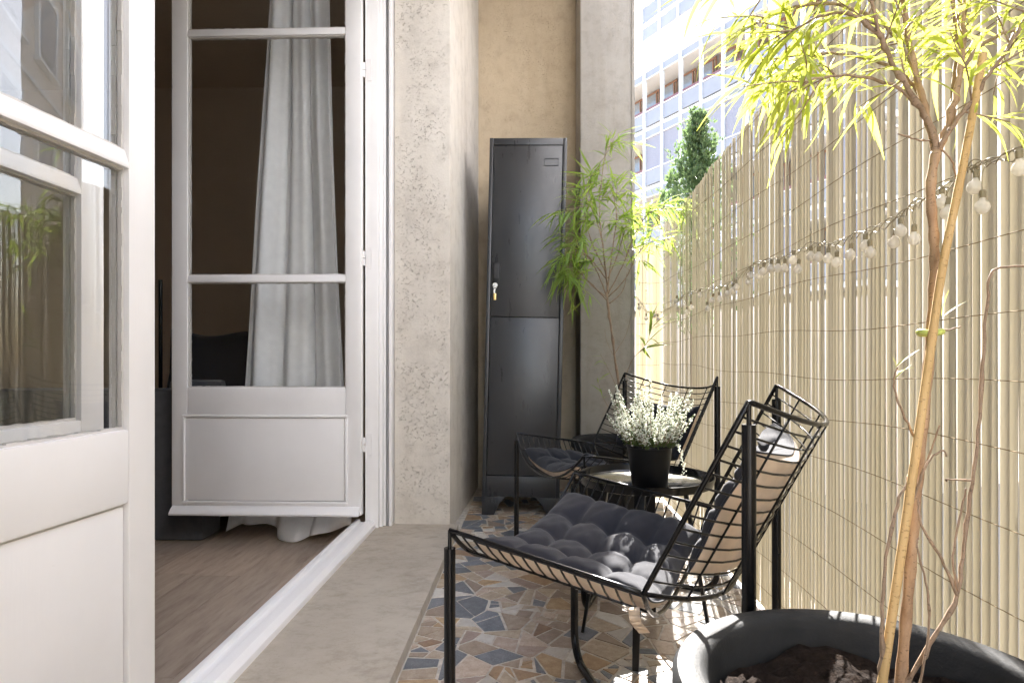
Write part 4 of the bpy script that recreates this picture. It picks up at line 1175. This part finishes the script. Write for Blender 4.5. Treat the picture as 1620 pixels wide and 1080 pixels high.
for s in range(4):
    zt = Z0 - s * ST
    for k in range(-nL, nR):
        def put(me, nm=None):
            o = link(me.name.split('.')[0], me, A); o.location = (k * BAY, 0, zt); return o
        put(pan_t); put(pan_b); put(rail_m); put(strip); put(sofm); put(flm)
        closed = (s == 1 and k > -7) or (s >= 2 and gr_.random() < .6)
        if closed: put(shut)
        else:
            put(ledge); wf = put(wfr); link('pane', wpn, wf)
            if gr_.random() < .6: put(crt)
ab('terrace_parapet', (-nL * BAY, nR * BAY, -.03, .25, Z0 + .002, Z0 + .55), 'bwhite')
hr_ = MB().tube([(-nL * BAY, .05, Z0 + .85), (nR * BAY, .05, Z0 + .85)], .025, 8)
for k in range(-nL, nR + 1): hr_.tube([(k * BAY, .05, Z0 + .5), (k * BAY, .05, Z0 + .85)], .018, 6)
hr_.build('terrace_railing', M['alu'], A)
PZ = 18.8 + 4.0
ab('penthouse_wall', (-11.0, nR * BAY, 4.84, 9, Z0 + .26, PZ), 'bpent')
for x_ in (-6.4, -4.4, -2.4, -0.4):
    ab('penthouse_window', (x_, x_ + 1.7, 4.74, 4.83, Z0 + .4, PZ - .1), 'blackout'); ab('penthouse_post', (x_ - .16, x_ - .06, 4.7, 4.83, Z0 + .3, PZ - .05), 'bwhite')
ab('overhang', (-11.65, 3.0, 2.95, 9, PZ + .002, PZ + .25), 'bwhite')
for k in range(7):
    x_ = -11.6 + k * 1.5
    ab('balcony_panel', (x_ + .07, x_ + 1.43, 2.90, 2.94, PZ + .02, PZ + .7), 'bgrey')
    ab('balcony_panel', (x_ + .07, x_ + 1.43, 2.90, 2.94, PZ + .95, PZ + 1.9), 'bgrey')
    ab('balcony_post', (x_ - .05, x_ + .05, 2.82, 2.94, PZ - .15, PZ + 4), 'bwhite')
ab('upper_wall', (-11.5, 3.0, 4.6, 9, PZ + .26, PZ + 5), 'bwhite')
# building further along the street, met as a mirror image in the door panes
B = empty('street_house', (10.5, 9.5, -4.0), R(-90 - 33)); tag(B, 'beige rendered house with slatted window blinds mirrored in the door pane', 'building')
def bb(nm, b, m, par=B): return MB().box(*b).build(nm, M[m], par)
bb('wall', (-9, 9, 0.0, 6, 0, 19), 'bbeige')
bl_ = MB()
for i in range(28): bl_.prism([(-.06, 1.62 - i * .05), (-.02, 1.60 - i * .05), (-.02, 1.575 - i * .05), (-.06, 1.585 - i * .05)], 'x', -.62, .62)
blm = bl_.mesh('blind', M['bblind'])
frm = MB().box(-.78, -.64, -.09, -.002, -.1, 1.85).box(.64, .78, -.09, -.002, -.1, 1.85).box(-.64, .64, -.09, -.002, 1.68, 1.85).box(-.85, .85, -.16, -.002, -.18, -.1).mesh('window_frame', M['bwhite'])
pnm = MB().box(-.64, .64, -.012, -.002, -.1, 1.68).mesh('pane', M['bglass'])
for s in range(5):
    for k in range(-3, 4):
        w1 = link('window', frm, B); w1.location = (k * 2.5, 0, 3.0 + s * 3.1)
        link('pane', pnm, w1); link('blind', blm, w1)
    bb('string_course', (-9, 9, -.06, -.001, 2.2 + s * 3.1, 2.3 + s * 3.1), 'bwhite')
fill_house = copy_tree(B); fill_house.location = (9.5, -9.0, -4.0); fill_house.rotation_euler = (0, 0, R(180)); fill_house['label'] = 'added white house behind the viewer, unseen, bouncing sunlight onto the balcony'  # added behind the camera, out of view, as a sunlight reflector
for c in fill_house.children:
    if c.name.startswith('wall'): c.data = c.data.copy(); c.data.materials[0] = M['bwall']
# ------------------------------------------------------------------ juniper beyond the fence
jb = P(1100, 260, 9.0); J = empty('juniper_tree', (jb.x, jb.y, -4.0)); tag(J, 'dark green juniper tree top showing above the reed fence', 'tree')
MB().tube([(0, 0, 0), (0.02, 0, 3), (-.02, 0, 5), (.05, 0, 7.6)], [.12, .09, .06, .012], 8).build('trunk', M['trunk_dark'], J, smooth=True)
jr = random.Random(6); jc = MB()
def tuft(p, d, s):
    d = d.normalized()
    for _ in range(7):
        q = (d + Vector((jr.gauss(0, .55), jr.gauss(0, .55), jr.gauss(.1, .45)))).normalized()
        sd = q.cross(Vector((jr.gauss(0, 1), jr.gauss(0, 1), jr.gauss(0, 1)))).normalized()
        L = s * jr.uniform(.6, 1.3); b0 = p + Vector((jr.gauss(0, .01), jr.gauss(0, .01), jr.gauss(0, .01)))
        jc.add([b0 - sd * .004, b0 + sd * .004, b0 + q * L * .6 + sd * .010, b0 + q * L, b0 + q * L * .6 - sd * .010], [(0, 1, 2, 4), (4, 2, 3)])
shoots = []
for i in range(260):
    t = jr.random() ** .8; z = 5.0 + 3.2 * t
    a = jr.uniform(0, math.tau); Rm = (1.2 * (1 - t) ** .85 + 0.04) * jr.uniform(.55, 1.15)
    if i < 12: t2_ = i / 12; a = i * 2.1
    p0 = Vector((0.03 * t, 0, z)); d = Vector((math.cos(a), math.sin(a), .55 + .5 * t)).normalized()
    for k in range(9):
        f = (k + 1) / 9; q = p0 + d * Rm * f + Vector((0, 0, .14 * f * f))
        tuft(q + Vector((jr.gauss(0, .035), jr.gauss(0, .035), jr.gauss(0, .03))), d + Vector((0, 0, .6)), .06)
for cx, cz, hh in ((-.36, 7.35, .36), (.06, 7.85, .36), (-.20, 7.5, .36), (.26, 7.4, .36), (-.46, 7.15, .3), (.16, 7.6, .36), (-.30, 7.2, .4), (-.02, 7.6, .4)):
    for k in range(26):
        f = k / 26; tuft(Vector((cx + jr.gauss(0, .07 * (1 - f)), jr.gauss(0, .07), cz - .25 + hh * f)), Vector((0, 0, 1)), .06)
o = jc.build('crown', M['juniper'], J); tag(o, kind='stuff')
